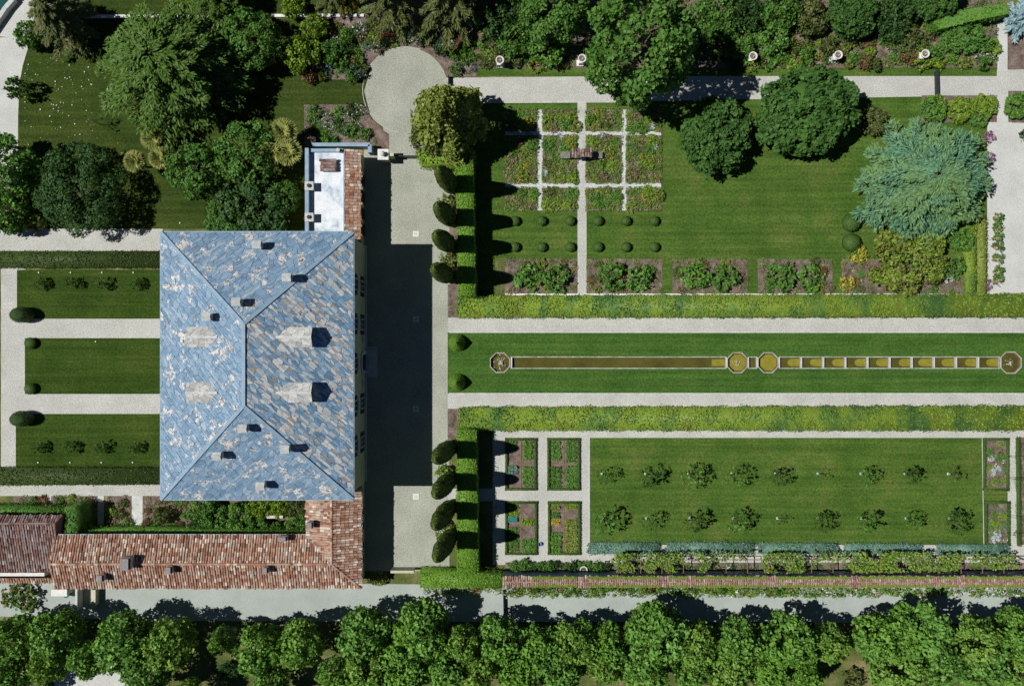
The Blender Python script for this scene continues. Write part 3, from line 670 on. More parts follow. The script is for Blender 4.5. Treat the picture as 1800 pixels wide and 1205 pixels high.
def barrels(mb, poly, seed, w=.345, l=.58, mi=0):
    """rows of half-round clay tiles running down the slope"""
    rn = random.Random(seed); P0, u, s, n, pl = frame(poly)
    x0, x1 = min(p[0] for p in pl), max(p[0] for p in pl); y0, y1 = min(p[1] for p in pl), max(p[1] for p in pl)
    mb.add([Vector(p) - n * .03 for p in poly], [tuple(range(len(poly)))], mi)
    nc = max(1, int(round((x1 - x0) / w))); w = (x1 - x0) / nc; K = 4
    for i in range(nc):
        xc = x0 + (i + .5) * w; j = 0; wob = rn.uniform(-.03, .03)
        off = rn.uniform(-.12, .12)
        while y0 + j * l < y1:
            yc = y0 + (j + .5) * l + off; j += 1
            if not inside2((xc, min(max(yc, y0 + .02), y1 - .02)), pl): continue
            r0 = w * .47; r1 = w * .38; a0 = yc - l * .55; a1 = min(yc + l * .55, y1 + .05); h0 = rn.uniform(.02, .06); dx = wob + rn.uniform(-.03, .03)
            vs = []
            for (b, r, hh) in ((a0, r0, h0 + .03), (a1, r1, h0)):
                for k in range(K + 1):
                    t = math.pi * k / K; vs.append(P0 + u * (xc + dx + r * math.cos(t)) + s * b + n * (hh + r * .75 * math.sin(t)))
            mb.add(vs, [(k, k + 1, K + 2 + k, K + 1 + k) for k in range(K)] + [tuple(range(K + 1))[::-1]], mi)
def ridge_tiles(mb, a, b, r=.17, l=.5, mi=0, lift=.06, seed=0):
    a, b = Vector(a), Vector(b); L = (b - a).length; n = max(1, int(L / l)); d = (b - a) / n; rn = random.Random(seed)
    for i in range(n):
        p = a + d * i + Vector((rn.uniform(-.02, .02), rn.uniform(-.02, .02), lift + rn.uniform(0, .02)))
        mb.tube(p, p + d * 1.06, r * 1.1, r * .92, 7, mi, cap=True)

# ------------------------------------------------------------------ the villa
VE = 14.0                                                        # eaves height
vx0, vy1 = W(283, 408, VE); vx1, vy0 = W(621, 877, VE)
RZ = 20.2; rx, ry1 = W(429, 569, RZ); _, ry0 = W(429, 713, RZ); rx = (vx0 + vx1) / 2
def roofz(x, y):
    return VE + min((x - vx0) / (rx - vx0), (vx1 - x) / (vx1 - rx), (vy1 - y) / (vy1 - ry1), (y - vy0) / (ry0 - vy0)) * (RZ - VE)
OV = .45
villa = thing("villa", ((vx0 + vx1) / 2, (vy0 + vy1) / 2, 0), "large villa with a hipped blue stone slate roof, dormers and chimneys", "villa")
VO = villa.location
wx0, wx1, wy0, wy1 = vx0 + OV, vx1 - OV, vy0 + OV, vy1 - OV
wmb = MB().box(wx0, wx1, wy0, wy1, 0, VE - .05); 
wall = wmb.build("wall", M['stucco'], villa, VO)
MB().box(wx0 - .12, wx1 + .12, wy0 - .12, wy1 + .12, 0, .9).build("plinth", M['stone'], villa, VO)
cb = MB()
for (a, b, c, d) in ((wx0 - .25, wx1 + .25, wy1, wy1 + .25), (wx0 - .25, wx1 + .25, wy0 - .25, wy0), (wx0 - .25, wx0, wy0, wy1), (wx1, wx1 + .25, wy0, wy1)): cb.box(a, b, c, d, VE - .5, VE - .06)
cb.build("cornice", M['white'], villa, VO)
A_, B_, C_, D_ = (vx0, vy0, VE), (vx1, vy0, VE), (vx1, vy1, VE), (vx0, vy1, VE); RS, RN = (rx, ry0, RZ), (rx, ry1, RZ)
deck = MB(); deck.add([A_, B_, C_, D_, RS, RN], [(0, 1, 4), (1, 2, 5, 4), (2, 3, 5), (3, 0, 4, 5)])
deck.box(vx0, vx1, vy0, vy1, VE - .06, VE - .005)
roof = deck.build("roof", M['deck'], villa, VO)
roof["label"] = "hipped roof of irregular blue grey stone slates"
for nm, poly, mt, sd_, ag in (("slate_slope", [A_, B_, RS], 'slate', 1, 42), ("slate_slope", [B_, C_, RN, RS], 'weathered_slate', 2, 48), ("slate_slope", [C_, D_, RN], 'slate', 3, 40), ("slate_slope", [D_, A_, RS, RN], 'slate', 4, 45)):
    mb = MB(); slates(mb, poly, sd_, ag, .98 if mt == 'slate' else .86, .38 if mt == 'slate' else .34); mb.build(nm, M[mt], roof, VO)
rc = MB()
for a, b in ((A_, RS), (B_, RS), (C_, RN), (D_, RN), (RS, RN)):
    rc.slab(Vector(a) + Vector((0, 0, .10)), Vector(b) + Vector((0, 0, .10)), .42, .16)
rc.build("ridge_cap", M['zinc'], roof, VO)
gt = MB()
for a, b, c, d in ((vx0 - .14, vx0 - .005, vy0 - .14, vy1 + .14), (vx1 + .005, vx1 + .14, vy0 - .14, vy1 + .14), (vx0, vx1, vy1 + .005, vy1 + .14), (vx0, vx1, vy0 - .14, vy0 - .005)): gt.box(a, b, c, d, VE - .16, VE - .01)
gt.build("gutter", M['zinc'], villa, VO)
def chimney(px, py, i):
    x, y = W(px, py, 16)
    for _ in range(4): x, y = W(px, py, roofz(x, y) + .8)
    z = roofz(x, y); b = MB().box(x - .42, x + .42, y - .34, y + .34, z - .6, z + 1.35)
    o = b.build("chimney", M['stucco'], villa, VO)
    c = MB().box(x - .52, x + .52, y - .44, y + .44, z + 1.35, z + 1.45)
    for sg in (-1, 1): c.box(x - .4, x + .4, y + sg * .30 - .05, y + sg * .30 + .05, z + 1.45, z + 1.75)
    for sg in (-1, 1):
        c.add([(x - .55, y + sg * .5, z + 1.72), (x + .55, y + sg * .5, z + 1.72), (x + .55, y, z + 2.08), (x - .55, y, z + 2.08), (x - .55, y + sg * .5, z + 1.80), (x + .55, y + sg * .5, z + 1.80), (x + .55, y, z + 2.16), (x - .55, y, z + 2.16)],
              [(0, 1, 2, 3), (4, 5, 6, 7), (0, 1, 5, 4), (0, 3, 7, 4), (1, 2, 6, 5)])
    c.build("chimney_cap", M['stone'], o, VO)
for i, (px, py) in enumerate(((455, 431), (507, 488), (419, 531), (367, 557), (430, 752), (504, 788), (385, 800), (461, 852))): chimney(px, py, i)
def dormer(py, side):
    zr, ze, hw = 18.4, 17.75, 1.2
    x_in = W(485 if side > 0 else 382, 0, zr)[0]; x_f = W(547 if side > 0 else 326, 0, zr)[0]; y = W(0, py, zr)[1]
    d = 1 if side > 0 else -1; zf = roofz(x_f, y); xe = vx1 - (ze - VE) / (RZ - VE) * (vx1 - rx) if d > 0 else vx0 + (ze - VE) / (RZ - VE) * (rx - vx0)
    w = MB(); xf = x_f - d * .25
    w.add([(xf, y - hw + .12, zf - .4), (xf, y + hw - .12, zf - .4), (xf, y + hw - .12, ze), (xf, y, zr - .1), (xf, y - hw + .12, ze),
           (xe, y - hw + .12, ze), (xe, y + hw - .12, ze)], [(0, 1, 2, 3, 4), (0, 4, 5), (1, 6, 2)])
    o = w.build("dormer", M['stucco'], villa, VO)
    t = MB()
    for sg in (-1, 1):
        poly = [(x_f, y + sg * hw, ze), (xe, y + sg * hw, ze), (x_in, y, zr), (x_f, y, zr)]
        t.add([Vector(p) + Vector((0, 0, .02)) for p in poly], [(0, 1, 2, 3)]); slates(t, poly, int(py) + sg, 20, .8, .5)
    t.build("dormer_roof", M['pale_slate'], o, VO)
    MB().slab((x_f, y, zr + .08), (x_in, y, zr + .08), .3, .12).build("dormer_ridge", M['stone'], o, VO)
    g = MB().box(*(sorted((xf + d * .01, xf + d * .06))), y - .55, y + .55, zf + .35, ze - .1); g.build("dormer_window", M['glass'], o, VO)
for py in (592, 690): dormer(py, 1); dormer(py, -1)
# windows of the sunlit-side walls: east wall as the photo shows it, the others likewise
def window(x, y, z0, z1, ax, d, hw=.62, shut=True):
    """ax: 'x' wall faces +-x, 'y' wall faces +-y"""
    def bx(mb, a0, a1, o0, o1, zz0, zz1):
        o0, o1 = sorted((o0 * d, o1 * d))
        return mb.box(x + o0, x + o1, y + a0, y + a1, zz0, zz1) if ax == 'x' else mb.box(x + a0, x + a1, y + o0, y + o1, zz0, zz1)
    fr = MB()
    for s_ in (-1, 1): bx(fr, *sorted((s_ * hw, s_ * (hw + .16))), .0, .10, z0, z1)
    bx(fr, -hw - .16, hw + .16, 0, .12, z1, z1 + .2); bx(fr, -hw - .2, hw + .2, 0, .2, z0 - .14, z0)
    o = fr.build("window", M['stone'], villa, VO)
    pn = MB(); bx(pn, -hw, hw, .005, .03, z0, z1); pn.build("pane", M['glass'], o, VO)
    mu = MB(); bx(mu, -.03, .03, .03, .06, z0, z1); bx(mu, -hw, -.03, .03, .055, (z0 + z1) / 2 - .03, (z0 + z1) / 2 + .03); bx(mu, .03, hw, .03, .055, (z0 + z1) / 2 - .03, (z0 + z1) / 2 + .03); mu.build("glazing_bar", M['white'], o, VO)
    if shut:
        for s_ in (-1, 1):
            sh = MB(); bx(sh, *sorted((s_ * (hw + .17), s_ * (hw + .75))), .02, .08, z0, z1)
            for q in range(8): bx(sh, *sorted((s_ * (hw + .22), s_ * (hw + .70))), .08, .11, z0 + (z1 - z0) * (q + .3) / 8, z0 + (z1 - z0) * (q + .7) / 8)
            sh.build("shutter", M['shutter'], o, VO)
wy_e = [W(0, p, 4.5)[1] for p in (503, 570, 709, 777)]
for y in wy_e:
    window(wx1, y, 2.2, 5.4, 'x', 1); window(wx1, y, 8.3, 11.2, 'x', 1)
    window(wx0, y, 2.2, 5.4, 'x', -1); window(wx0, y, 8.3, 11.2, 'x', -1)
ym = W(0, 637, 4)[1]
window(wx1, ym, 8.3, 11.2, 'x', 1); window(wx0, ym, 8.3, 11.2, 'x', -1)
for i_ in range(6):
    x_ = wx0 + (wx1 - wx0) * (i_ + .5) / 6
    window(x_, wy1, 8.6, 11.4, 'y', 1); window(x_, wy0, 8.6, 11.4, 'y', -1)
dr = MB().box(wx1, wx1 + .06, ym - 1.1, ym + 1.1, 0.9, 3.8); dr.add([(wx1 + .06, ym + 1.1 * math.cos(t), 3.8 + 1.1 * math.sin(t)) for t in [math.pi * k / 10 for k in range(11)]], [tuple(range(11))])
door = dr.build("door", M['dark'], villa, VO)
sf = MB()
for s_ in (-1, 1): sf.box(wx1, wx1 + .22, *sorted((ym + s_ * 1.12, ym + s_ * 1.6)), .9, 3.8)
for k in range(10):
    t0, t1 = math.pi * k / 10, math.pi * (k + 1) / 10
    q = [(1.12 * math.cos(t0), 1.12 * math.sin(t0)), (1.6 * math.cos(t0), 1.6 * math.sin(t0)), (1.6 * math.cos(t1), 1.6 * math.sin(t1)), (1.12 * math.cos(t1), 1.12 * math.sin(t1))]
    sf.add([(wx1 + o_, ym + a, 3.8 + b) for o_ in (0, .22) for a, b in q], [(4, 5, 6, 7), (0, 4, 7, 3), (1, 2, 6, 5)])
sf.build("door_surround", M['stone'], villa, VO)
st = MB()
for k in range(4): st.box(wx1 + .13, wx1 + 1.6 - .33 * k, ym - 2.2 + .2 * k, ym + 2.2 - .2 * k, .02 + .2 * k, .22 + .2 * k)
st.build("door_steps", M['stone'], villa, VO)
for yy in (597, 673):
    y = W(0, yy, 3.6)[1]; oc = MB()
    for k in range(16):
        a0, a1 = 2 * math.pi * k / 16, 2 * math.pi * (k + 1) / 16
        oc.add([(wx1 + o_, y + r * math.cos(a), 3.6 + r * math.sin(a)) for o_ in (0, .12) for r, a in ((.45, a0), (.62, a0), (.62, a1), (.45, a1))], [(4, 5, 6, 7), (0, 4, 7, 3), (1, 2, 6, 5)])
    o = oc.build("round_window", M['stone'], villa, VO)
    MB().add([(wx1 + .03, y + .45 * math.cos(2 * math.pi * k / 16), 3.6 + .45 * math.sin(2 * math.pi * k / 16)) for k in range(16)], [tuple(range(16))]).build("pane", M['glass'], o, VO)

# ------------------------------------------------------------------ north wing: white terrace and tiled strip
NE = 5.7
nx0, ny1 = W(538, 262, NE); nx1 = W(634, 0, NE)[0]; ny0 = wy1 + .01
nw = thing("terrace_wing", ((nx0 + nx1) / 2, (ny0 + ny1) / 2, 0), "low wing with a white flat terrace roof and a tiled strip beside it", "building"); NO = nw.location
tx = W(604, 0, NE)[0]
MB().box(nx0 + .02, nx1 - .35, ny0, ny1 - .05, 0, NE - .35).build("wall", M['stucco'], nw, NO)
MB().box(nx0 + .5, tx, ny0, ny1 - .45, NE - .35, NE - .2).build("flat_roof", M['terrace'], nw, NO)
pp = MB(); pp.box(nx0, nx0 + .5, ny0, ny1, NE - .35, NE + .75); pp.box(nx0 + .5, tx, ny1 - .45, ny1, NE - .35, NE + .35); pp.box(tx, tx + .16, ny0, ny1, NE - .35, NE + .18)
pp.build("parapet", M['zinc'], nw, NO)
tr = MB(); barrels(tr, [(nx1, ny0, NE - .45), (nx1, ny1, NE - .45), (tx + .16, ny1, NE + .12), (tx + .16, ny0, NE + .12)], 11, .42, .55)
for k in range(int((ny1 - ny0) / .45)): tr.tube((nx1 - .08, ny0 + k * .45, NE - .28), (nx1 - .08, ny0 + k * .45 + .44, NE - .28), .10, .09, 6)
tr.build("tiled_strip", M['terracotta'], nw, NO)
sk = MB(); ax, ay = W(564, 302, NE); bx_, by_ = W(592, 280, NE)
barrels(sk, [(ax, ay, NE + .3), (ax, by_, NE + .3), (bx_, by_, NE + .42), (bx_, ay, NE + .42)], 12, .42, .5); sk.box(ax + .1, bx_ - .1, ay + .1, by_ - .1, NE - .2, NE + .27)
sk.build("roof_hatch", M['old_tiles'], nw, NO)
for yy in (327, 382):
    x, y = W(544, yy, NE + .8); b = MB().box(x - .5, x + .5, y - .5, y + .5, NE - .3, NE + 1.0).box(x - .58, x + .58, y - .58, y + .58, NE + 1.0, NE + 1.1)
    o = b.build("chimney", M['stone'], nw, NO); MB().lathe(x, y, [(.26, NE + 1.1), (.26, NE + 1.35), (.20, NE + 1.35)], 12).build("chimney_pot", M['dark'], o, NO)
x, y = W(595, 265, NE + .4); MB().lathe(x, y, [(.2, NE), (.2, NE + .8), (.26, NE + .8), (.26, NE + .95)], 12).build("vent_pipe", M['stone'], nw, NO)
def arch_open(root, org, x, y, z1, hw, mat='glass', n='arched_opening'):
    mb = MB().box(x, x + .05, y - hw, y + hw, .1, z1); mb.add([(x + .05, y + hw * math.cos(math.pi * k / 8), z1 + hw * math.sin(math.pi * k / 8)) for k in range(9)], [tuple(range(9))]); return mb.build(n, M[mat], root, org)
for yy in (316, 345, 375, 403): arch_open(nw, NO, nx1 - .35, W(0, yy, 2)[1], 2.4, .8, 'dark')
tag(bar('garden_wall', [(548, 254), (650, 254), (650, 268)], .5, 0, 2.2, 'zinc', 'grey coping wall bending round the terrace wing corner', 'wall', 2.2), 'grey coping wall bending round the terrace wing corner', 'wall')
def pillar(px, py, label, h=3.0, w=.62):
    x, y = W(px, py, h); o = thing("gate_pillar", (x, y, 0), label, "gate pillar")
    MB().box(-w, w, -w, w, 0, h - .35).build("shaft", M['stucco'], o); MB().box(-w - .12, w + .12, -w - .12, w + .12, h - .35, h - .15).build("cap", M['white'], o)
    MB().lathe(0, 0, [(.2, h - .15), (.12, h), (.34, h + .25), (.36, h + .45), (.2, h + .68), (.03, h + .76)], 14).build("finial", M['stone'], o)
pillar(673, 271, "white gate pillar with ball finial by the court's upper entrance")
gx0, gy = W(677, 278, 0); gx1 = W(757, 278, 0)[0]
def gate(name, a, b, h, label, cat='gate', thick=.07):
    a, b = Vector(a), Vector(b); o = thing(name, tuple((a + b) / 2), label, cat); c = (a + b) / 2
    d = b - a
    MB().slab(a - c + Vector((0, 0, h / 2)), b - c + Vector((0, 0, h / 2)), thick, h - .1).build("gate_leaf", M['dark'], o)
    fr = MB().slab(a - c + Vector((0, 0, h)), b - c + Vector((0, 0, h)), thick + .06, .08); fr.build("top_rail", M['dark'], o)
    for p in (a, b): MB().tube(p - c, p - c + Vector((0, 0, h + .25)), .10, n=8).build("post", M['dark'], o)
    return o
tw = MB().box(gx0 + .1, gx0 + 1.5, gy - .2, gy + .2, 0, 2.6); tag(tw.build("garden_wall", M['stucco']), "short wall stub carrying the court's upper gate", "wall")
gate("metal_gate", (gx0 + 1.6, gy, 0), (gx1, gy, 0), 1.7, "iron gate across the court entrance below the turning circle")
gate("metal_gate", WZ(789, 136), WZ(789, 150), .9, "iron gate between the turning circle and the upper path")
gate("metal_gate", WZ(1644, 127), WZ(1645, 168), .7, "dark metal gate across the upper path near the blue cedar", thick=.34)
gate("metal_gate", WZ(885, 1036), WZ(886, 1078), .8, "thin dark metal gate across the grey road")
xg, yg = W(690, 998); tag(MB().box(xg, W(730, 0)[0], yg - .18, yg + .18, 0, 2.2).build("garden_wall", M['stucco']), "short pale wall at the court's lower entrance", "wall")

# ------------------------------------------------------------------ L-shaped tiled wing
LE, LR = 5.7, 7.2
lx0, ly0 = W(96, 1033, LE); lx1, _ = W(635, 0, LE); lyi = W(0, 940, LE)[1]; lxi = W(538, 0, LE)[0]; lyt = wy0 - .01
ryS = (ly0 + lyi) / 2; rxE = (lx1 + lxi) / 2
lw = thing("tiled_wing", (lxi, lyi, 0), "long L shaped wing with terracotta tiled roof along the road", "building"); LO = lw.location
MB().prism([(lx0 + .3, ly0 + .3), (lx1 - .4, ly0 + .3), (lx1 - .4, lyt), (lxi + .3, lyt), (lxi + .3, lyi - .3), (lx0 + .3, lyi - .3)], 0, LE - .08).build("wall", M['stucco'], lw, LO)
MB().add([(lx0 + .3, ly0 + .3, LE - .08), (lx0 + .3, lyi - .3, LE - .08), (lx0 + .3, ryS, LR - .12)], [(0, 1, 2)]).build("gable", M['stucco'], lw, LO)
tiles = MB()
barrels(tiles, [(lx0, ly0, LE), (lx1, ly0, LE), (rxE, ryS, LR), (lx0, ryS, LR)], 21)
barrels(tiles, [(lxi, lyi, LE), (lx0, lyi, LE), (lx0, ryS, LR), (rxE, ryS, LR)], 22)
barrels(tiles, [(lx1, ly0, LE), (lx1, lyt, LE), (rxE, lyt, LR), (rxE, ryS, LR)], 23)
barrels(tiles, [(lxi, lyt, LE), (lxi, lyi, LE), (rxE, ryS, LR), (rxE, lyt, LR)], 24)
lroof = tiles.build("roof", M['terracotta'], lw, LO)
rt = MB(); ridge_tiles(rt, (lx0, ryS, LR), (rxE, ryS, LR), seed=1); ridge_tiles(rt, (rxE, lyt, LR), (rxE, ryS, LR), seed=2); ridge_tiles(rt, (lx1, ly0, LE + .05), (rxE, ryS, LR), .15, seed=3)
rt.build("ridge_tiles", M['terracotta'], lroof, LO)
MB().slab((lxi, lyi, LE + .12), (rxE, ryS, LR + .02), .3, .03).build("valley_flashing", M['zinc'], lroof, LO)
gm = MB(); gm.box(lx0, lxi, lyi + .02, lyi + .16, LE - .14, LE + .02); gm.box(lx1 + .02, lx1 + .15, ly0, lyt, LE - .14, LE); gm.build("gutter", M['zinc'], lw, LO)
vg = MB(); ridge_tiles(vg, (lx0 + .1, ly0, LE), (lx0 + .1, ryS, LR), .13, seed=5); ridge_tiles(vg, (lx0 + .1, lyi, LE), (lx0 + .1, ryS, LR), .13, seed=6); vg.build("verge_tiles", M['terracotta'], lroof, LO)
def lchim(px, py, w, d, h, z):
    x, y = W(px, py, z); o = MB().box(x - w, x + w, y - d, y + d, LE - .2, z).build("chimney", M['stone'], lw, LO)
    c = MB().box(x - w - .08, x + w + .08, y - d - .08, y + d + .08, z, z + .1); c.box(x - w + .1, x + w - .1, y - d, y - d + .15, z + .1, z + .5); c.box(x - w + .1, x + w - .1, y + d - .15, y + d, z + .1, z + .5); c.box(x - w, x + w, y - d, y + d, z + .5, z + .6)
    c.build("chimney_cap", M['old_tiles'], o, LO)
for a in ((221, 990, .55, .75, 0, 8.6), (178, 1015, .3, .42, 0, 7.5), (298, 1001, .3, .45, 0, 8.0), (467, 1001, .28, .4, 0, 8.0), (497, 946, .5, .3, 0, 7.0), (545, 922, .3, .4, 0, 7.5)): lchim(*a)
for py in (900, 925, 960, 985): 
    y = W(0, py, 2.5)[1]; x = lx1 - .4
    o = MB().box(x, x + .08, y - .6, y + .6, 1.0, 1.12).box(x, x + .08, y - .6, y + .6, 3.3, 3.42).box(x, x + .08, y - .6, y - .5, 1.12, 3.3).box(x, x + .08, y + .5, y + .6, 1.12, 3.3).build("window", M['stone'], lw, LO)
    MB().box(x + .005, x + .03, y - .5, y + .5, 1.12, 3.3).build("pane", M['glass'], o, LO)
for i in range(9):
    x = lx0 + 3 + i * 4.2; o = MB().box(x - .55, x + .55, ly0 + .2, ly0 + .3, 1.4, 1.5).box(x - .55, x + .55, ly0 + .2, ly0 + .3, 3.2, 3.3).build("window", M['stone'], lw, LO); MB().box(x - .5, x + .5, ly0 + .26, ly0 + .295, 1.5, 3.2).build("pane", M['glass'], o, LO)
# annex on the left edge
an = thing("tiled_annex", (*W(40, 955), 0), "grey brown tiled annex at the left edge joining the long wing", "building"); AO = an.location
ax0 = W(-160, 0, 5)[0]; ax1 = W(112, 0, 5)[0]; yN = W(0, 905, 5.2)[1]; yR = W(0, 919, 6.3)[1]; yS = W(0, 1004, 4.2)[1]
MB().box(ax0, ax1 - .6, yS + .3, yN - .3, 0, 4.1).build("wall", M['stucco'], an, AO)
tm = MB(); barrels(tm, [(ax0, yS, 4.2), (lx0 - .1, yS, 4.2), (ax1 - .6, yR, 6.3), (ax0, yR, 6.3)], 31); barrels(tm, [(ax1, yN, 5.4), (ax0, yN, 5.4), (ax0, yR, 6.3), (ax1 - .6, yR, 6.3)], 32)
tm.add([(ax1, yN, 5.4), (ax1 - .6, yR, 6.3), (lx0 - .1, yS, 4.2), (ax1, yN - .3, 4.2)], [(0, 1, 2, 3)])
ar = tm.build("roof", M['old_tiles'], an, AO)
rt = MB(); ridge_tiles(rt, (ax0, yR, 6.3), (ax1 - .6, yR, 6.3), .15, seed=8); ridge_tiles(rt, (ax1, yN, 5.4), (ax1 - .6, yR, 6.3), .15, seed=9); ridge_tiles(rt, (lx0 - .1, yS, 4.3), (ax1 - .6, yR, 6.3), .13, seed=10); rt.build("ridge_tiles", M['old_tiles'], ar, AO)
y1_, y2_ = W(0, 1006, 4)[1], W(0, 1012, 4)[1]
MB().box(ax0, W(78, 0, 4)[0], y2_, y1_, 0, 4.0).build("parapet", M['white'], an, AO)
lt = MB(); ya, yb = W(0, 1015, 3)[1], W(0, 1024, 3)[1]; barrels(lt, [(ax0, yb, 2.7), (lx0 - .2, yb, 2.7), (lx0 - .2, ya, 3.1), (ax0, ya, 3.1)], 33); lt.box(ax0, lx0 - .2, yb + .1, ya, 0, 2.6); lt.build("lean_to_roof", M['terracotta'], an, AO)
# little shed and bins by the annex
x0, y0 = W(90, 1047, 2.4); x1, y1 = W(118, 1035, 2.4)
sh = thing("shed", ((x0 + x1) / 2, (y0 + y1) / 2, 0), "small shed with a white flat roof below the tiled wing", "shed")
MB().box(x0 + .1, x1 - .1, y0 + .1, y1 - .1, 0, 2.3).build("wall", M['stucco'], sh, sh.location); MB().box(x0, x1, y0, y1, 2.3, 2.45).build("roof", M['white'], sh, sh.location)
tag(bar('garden_wall', [(134, 1034), (134, 1072)], .3, 0, 1.8, 'stone', 'short grey side wall running down from the tiled wing', 'wall', 1.8), 'short grey side wall running down from the tiled wing', 'wall')
tag(bar('garden_wall', [(164, 1036), (164, 1064)], .6, 0, 1.4, 'stucco', 'low cream wall stub beside the road start', 'wall', 1.4), 'low cream wall stub beside the road start', 'wall')
o = thing("dustbin", (*W(122, 1042), 0), "small green bin beside the white roofed shed", "bin"); MB().lathe(0, 0, [(.3, 0), (.38, 1.0)], 10).build("bin_body", M['shutter'], o); MB().lathe(0, 0, [(.42, 1.0), (.4, 1.1), (.05, 1.18)], 10).build("lid", flat("teal_plastic", (.03, .22, .20)), o)

# ------------------------------------------------------------------ garden wall with tile coping along the road
gw0, gyb = W(884, 1000); gy_n = W(0, 1013, 4.4)[1]; gy_s = W(0, 1031, 4.4)[1]; gw1 = W(1990, 0)[0]
gwl = thing("garden_wall", ((gw0 + gw1) / 2, gyb, 0), "long garden wall with a clay tile coping above the road", "wall"); GO = gwl.location
MB().box(gw0, gw1, gy_s + .25, gy_n - .2, 0, 4.2).build("wall", M['zinc'], gwl, GO)
cp = MB(); barrels(cp, [(gw0, gy_s, 4.2), (gw1, gy_s, 4.2), (gw1, (gy_s + gy_n) / 2, 4.5), (gw0, (gy_s + gy_n) / 2, 4.5)], 41, .31, .5); barrels(cp, [(gw1, gy_n, 4.2), (gw0, gy_n, 4.2), (gw0, (gy_s + gy_n) / 2, 4.5), (gw1, (gy_s + gy_n) / 2, 4.5)], 42, .31, .5)
ridge_tiles(cp, (gw0, (gy_s + gy_n) / 2, 4.47), (gw1, (gy_s + gy_n) / 2, 4.47), .08, seed=4)
cp.build("tile_coping", M['coping'], gwl, GO)

# ------------------------------------------------------------------ water channel
M['water'] = surf("golden_brown_water", [(.3, (.055, .052, .012)), (.6, (.095, .088, .020)), (.8, (.068, .063, .014))], .35, (1, 1, 1), fine=3, fine_lo=.85, fine_hi=1.15, rough=.12, spec=.4)
M['sunlit_stain'] = surf("painted_sunlit_bed", [(.3, (.19, .17, .020)), (.7, (.27, .245, .035))], 1.2, fine=5, fine_lo=.7, fine_hi=1.2, rough=.3, spec=.3)  # brighter yellow paints sunlight onto the stained channel bed
M['foam'] = surf("foam", [(.3, (.35, .33, .25)), (.7, (.62, .62, .58))], 4, fine=8)
xA, xB = W(HOLE[0], 0)[0], W(HOLE[2], 0)[0]; yA, yB = W(0, HOLE[3])[1], W(0, HOLE[1])[1]
tag(MB().add([(xA, yA, -.42), (xB, yA, -.42), (xB, yB, -.42), (xA, yB, -.42)], [(0, 1, 2, 3)]).build("water", M['water']), "still golden brown water filling the channel and octagonal basins", "water", kind='structure')
# the inner rim shares the lawn's cut, so water lies between the rims
ch = thing("water_channel", (*W(1330, CY), 0), "narrow stone water channel with octagonal basins and small weirs", "water channel"); CO = ch.location
def ring(poly_o, poly_i, z0, z1, mb):
    n = len(poly_o); po = [W(*p) for p in poly_o]; pi = [W(*p) for p in poly_i]
    for i in range(n):
        j = (i + 1) % n
        vs = [(*po[i], z0), (*po[j], z0), (*pi[j], z0), (*pi[i], z0), (*po[i], z1), (*po[j], z1), (*pi[j], z1), (*pi[i], z1)]
        mb.add(vs, [(4, 5, 6, 7), (7, 6, 5, 4)][1:] + [(0, 1, 5, 4), (2, 3, 7, 6)])
def octa(cx, R):
    k = R * math.tan(math.pi / 8); return [(cx + k, CY - R), (cx + R, CY - k), (cx + R, CY + k), (cx + k, CY + R), (cx - k, CY + R), (cx - R, CY + k), (cx - R, CY - k), (cx - k, CY - R)]
for (cx, R) in OCT:
    mb = MB(); ring(octa(cx, R + 1.35), octa(cx, R - .2), -.5, .12, mb); o = mb.build("octagonal_rim", M['kerb'], ch, CO)
    mb = MB(); ring(octa(cx, R - .2), octa(cx, R - 1.3), -.5, -.05, mb); mb.build("inner_step", M['wood'], o, CO)
mb = MB()
for (a, b) in ((897, 1277), (1315, 1331), (1369, 1757)):
    for s_ in (-1, 1):
        x0, x1 = W(a, 0)[0], W(b, 0)[0]; y0, y1 = sorted((W(0, CY + s_ * (HW + 1.3))[1], W(0, CY + s_ * (HW - .4))[1]))
        mb.box(x0, x1, y0, y1, -.5, .12)
mb.build("channel_kerb", M['kerb'], ch, CO)
xs = [1369.5 + 38.9 * k for k in range(11)] + [1277, 1315, 1331, 899]
wr = []
for x in xs:
    cx = W(x, 0)[0]; b = MB().box(cx - .10, cx + .10, W(0, CY + HW - .4)[1] + .003, W(0, CY - HW + .4)[1] - .003, -.5, .10); b.build("weir", M['stone'], ch, CO)
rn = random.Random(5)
for k in range(10):      # sunlight on the stained bed, painted as yellow fans past each weir's shadow
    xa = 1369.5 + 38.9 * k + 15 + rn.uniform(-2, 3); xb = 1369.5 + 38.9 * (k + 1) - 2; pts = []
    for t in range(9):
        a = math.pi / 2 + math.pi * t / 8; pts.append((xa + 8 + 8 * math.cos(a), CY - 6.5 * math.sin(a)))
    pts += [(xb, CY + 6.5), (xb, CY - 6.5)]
    MB().add([(*W(x, y), -.414) for x, y in pts][::-1], [tuple(range(len(pts)))]).build("painted_sun_fan", M['sunlit_stain'], ch, CO)
for cx in (1350, 1296): MB().add([(*W(x, y), -.413) for x, y in octa(cx + 2, 14)][::-1], [tuple(range(8))]).build("painted_sun_fan", M['sunlit_stain'], ch, CO)
MB().add([(*W(x, y), -.413) for x, y in rect(1252, CY - 6, 1275, CY + 6)][::-1], [(0, 1, 2, 3)]).build("painted_sun_fan", M['sunlit_stain'], ch, CO)
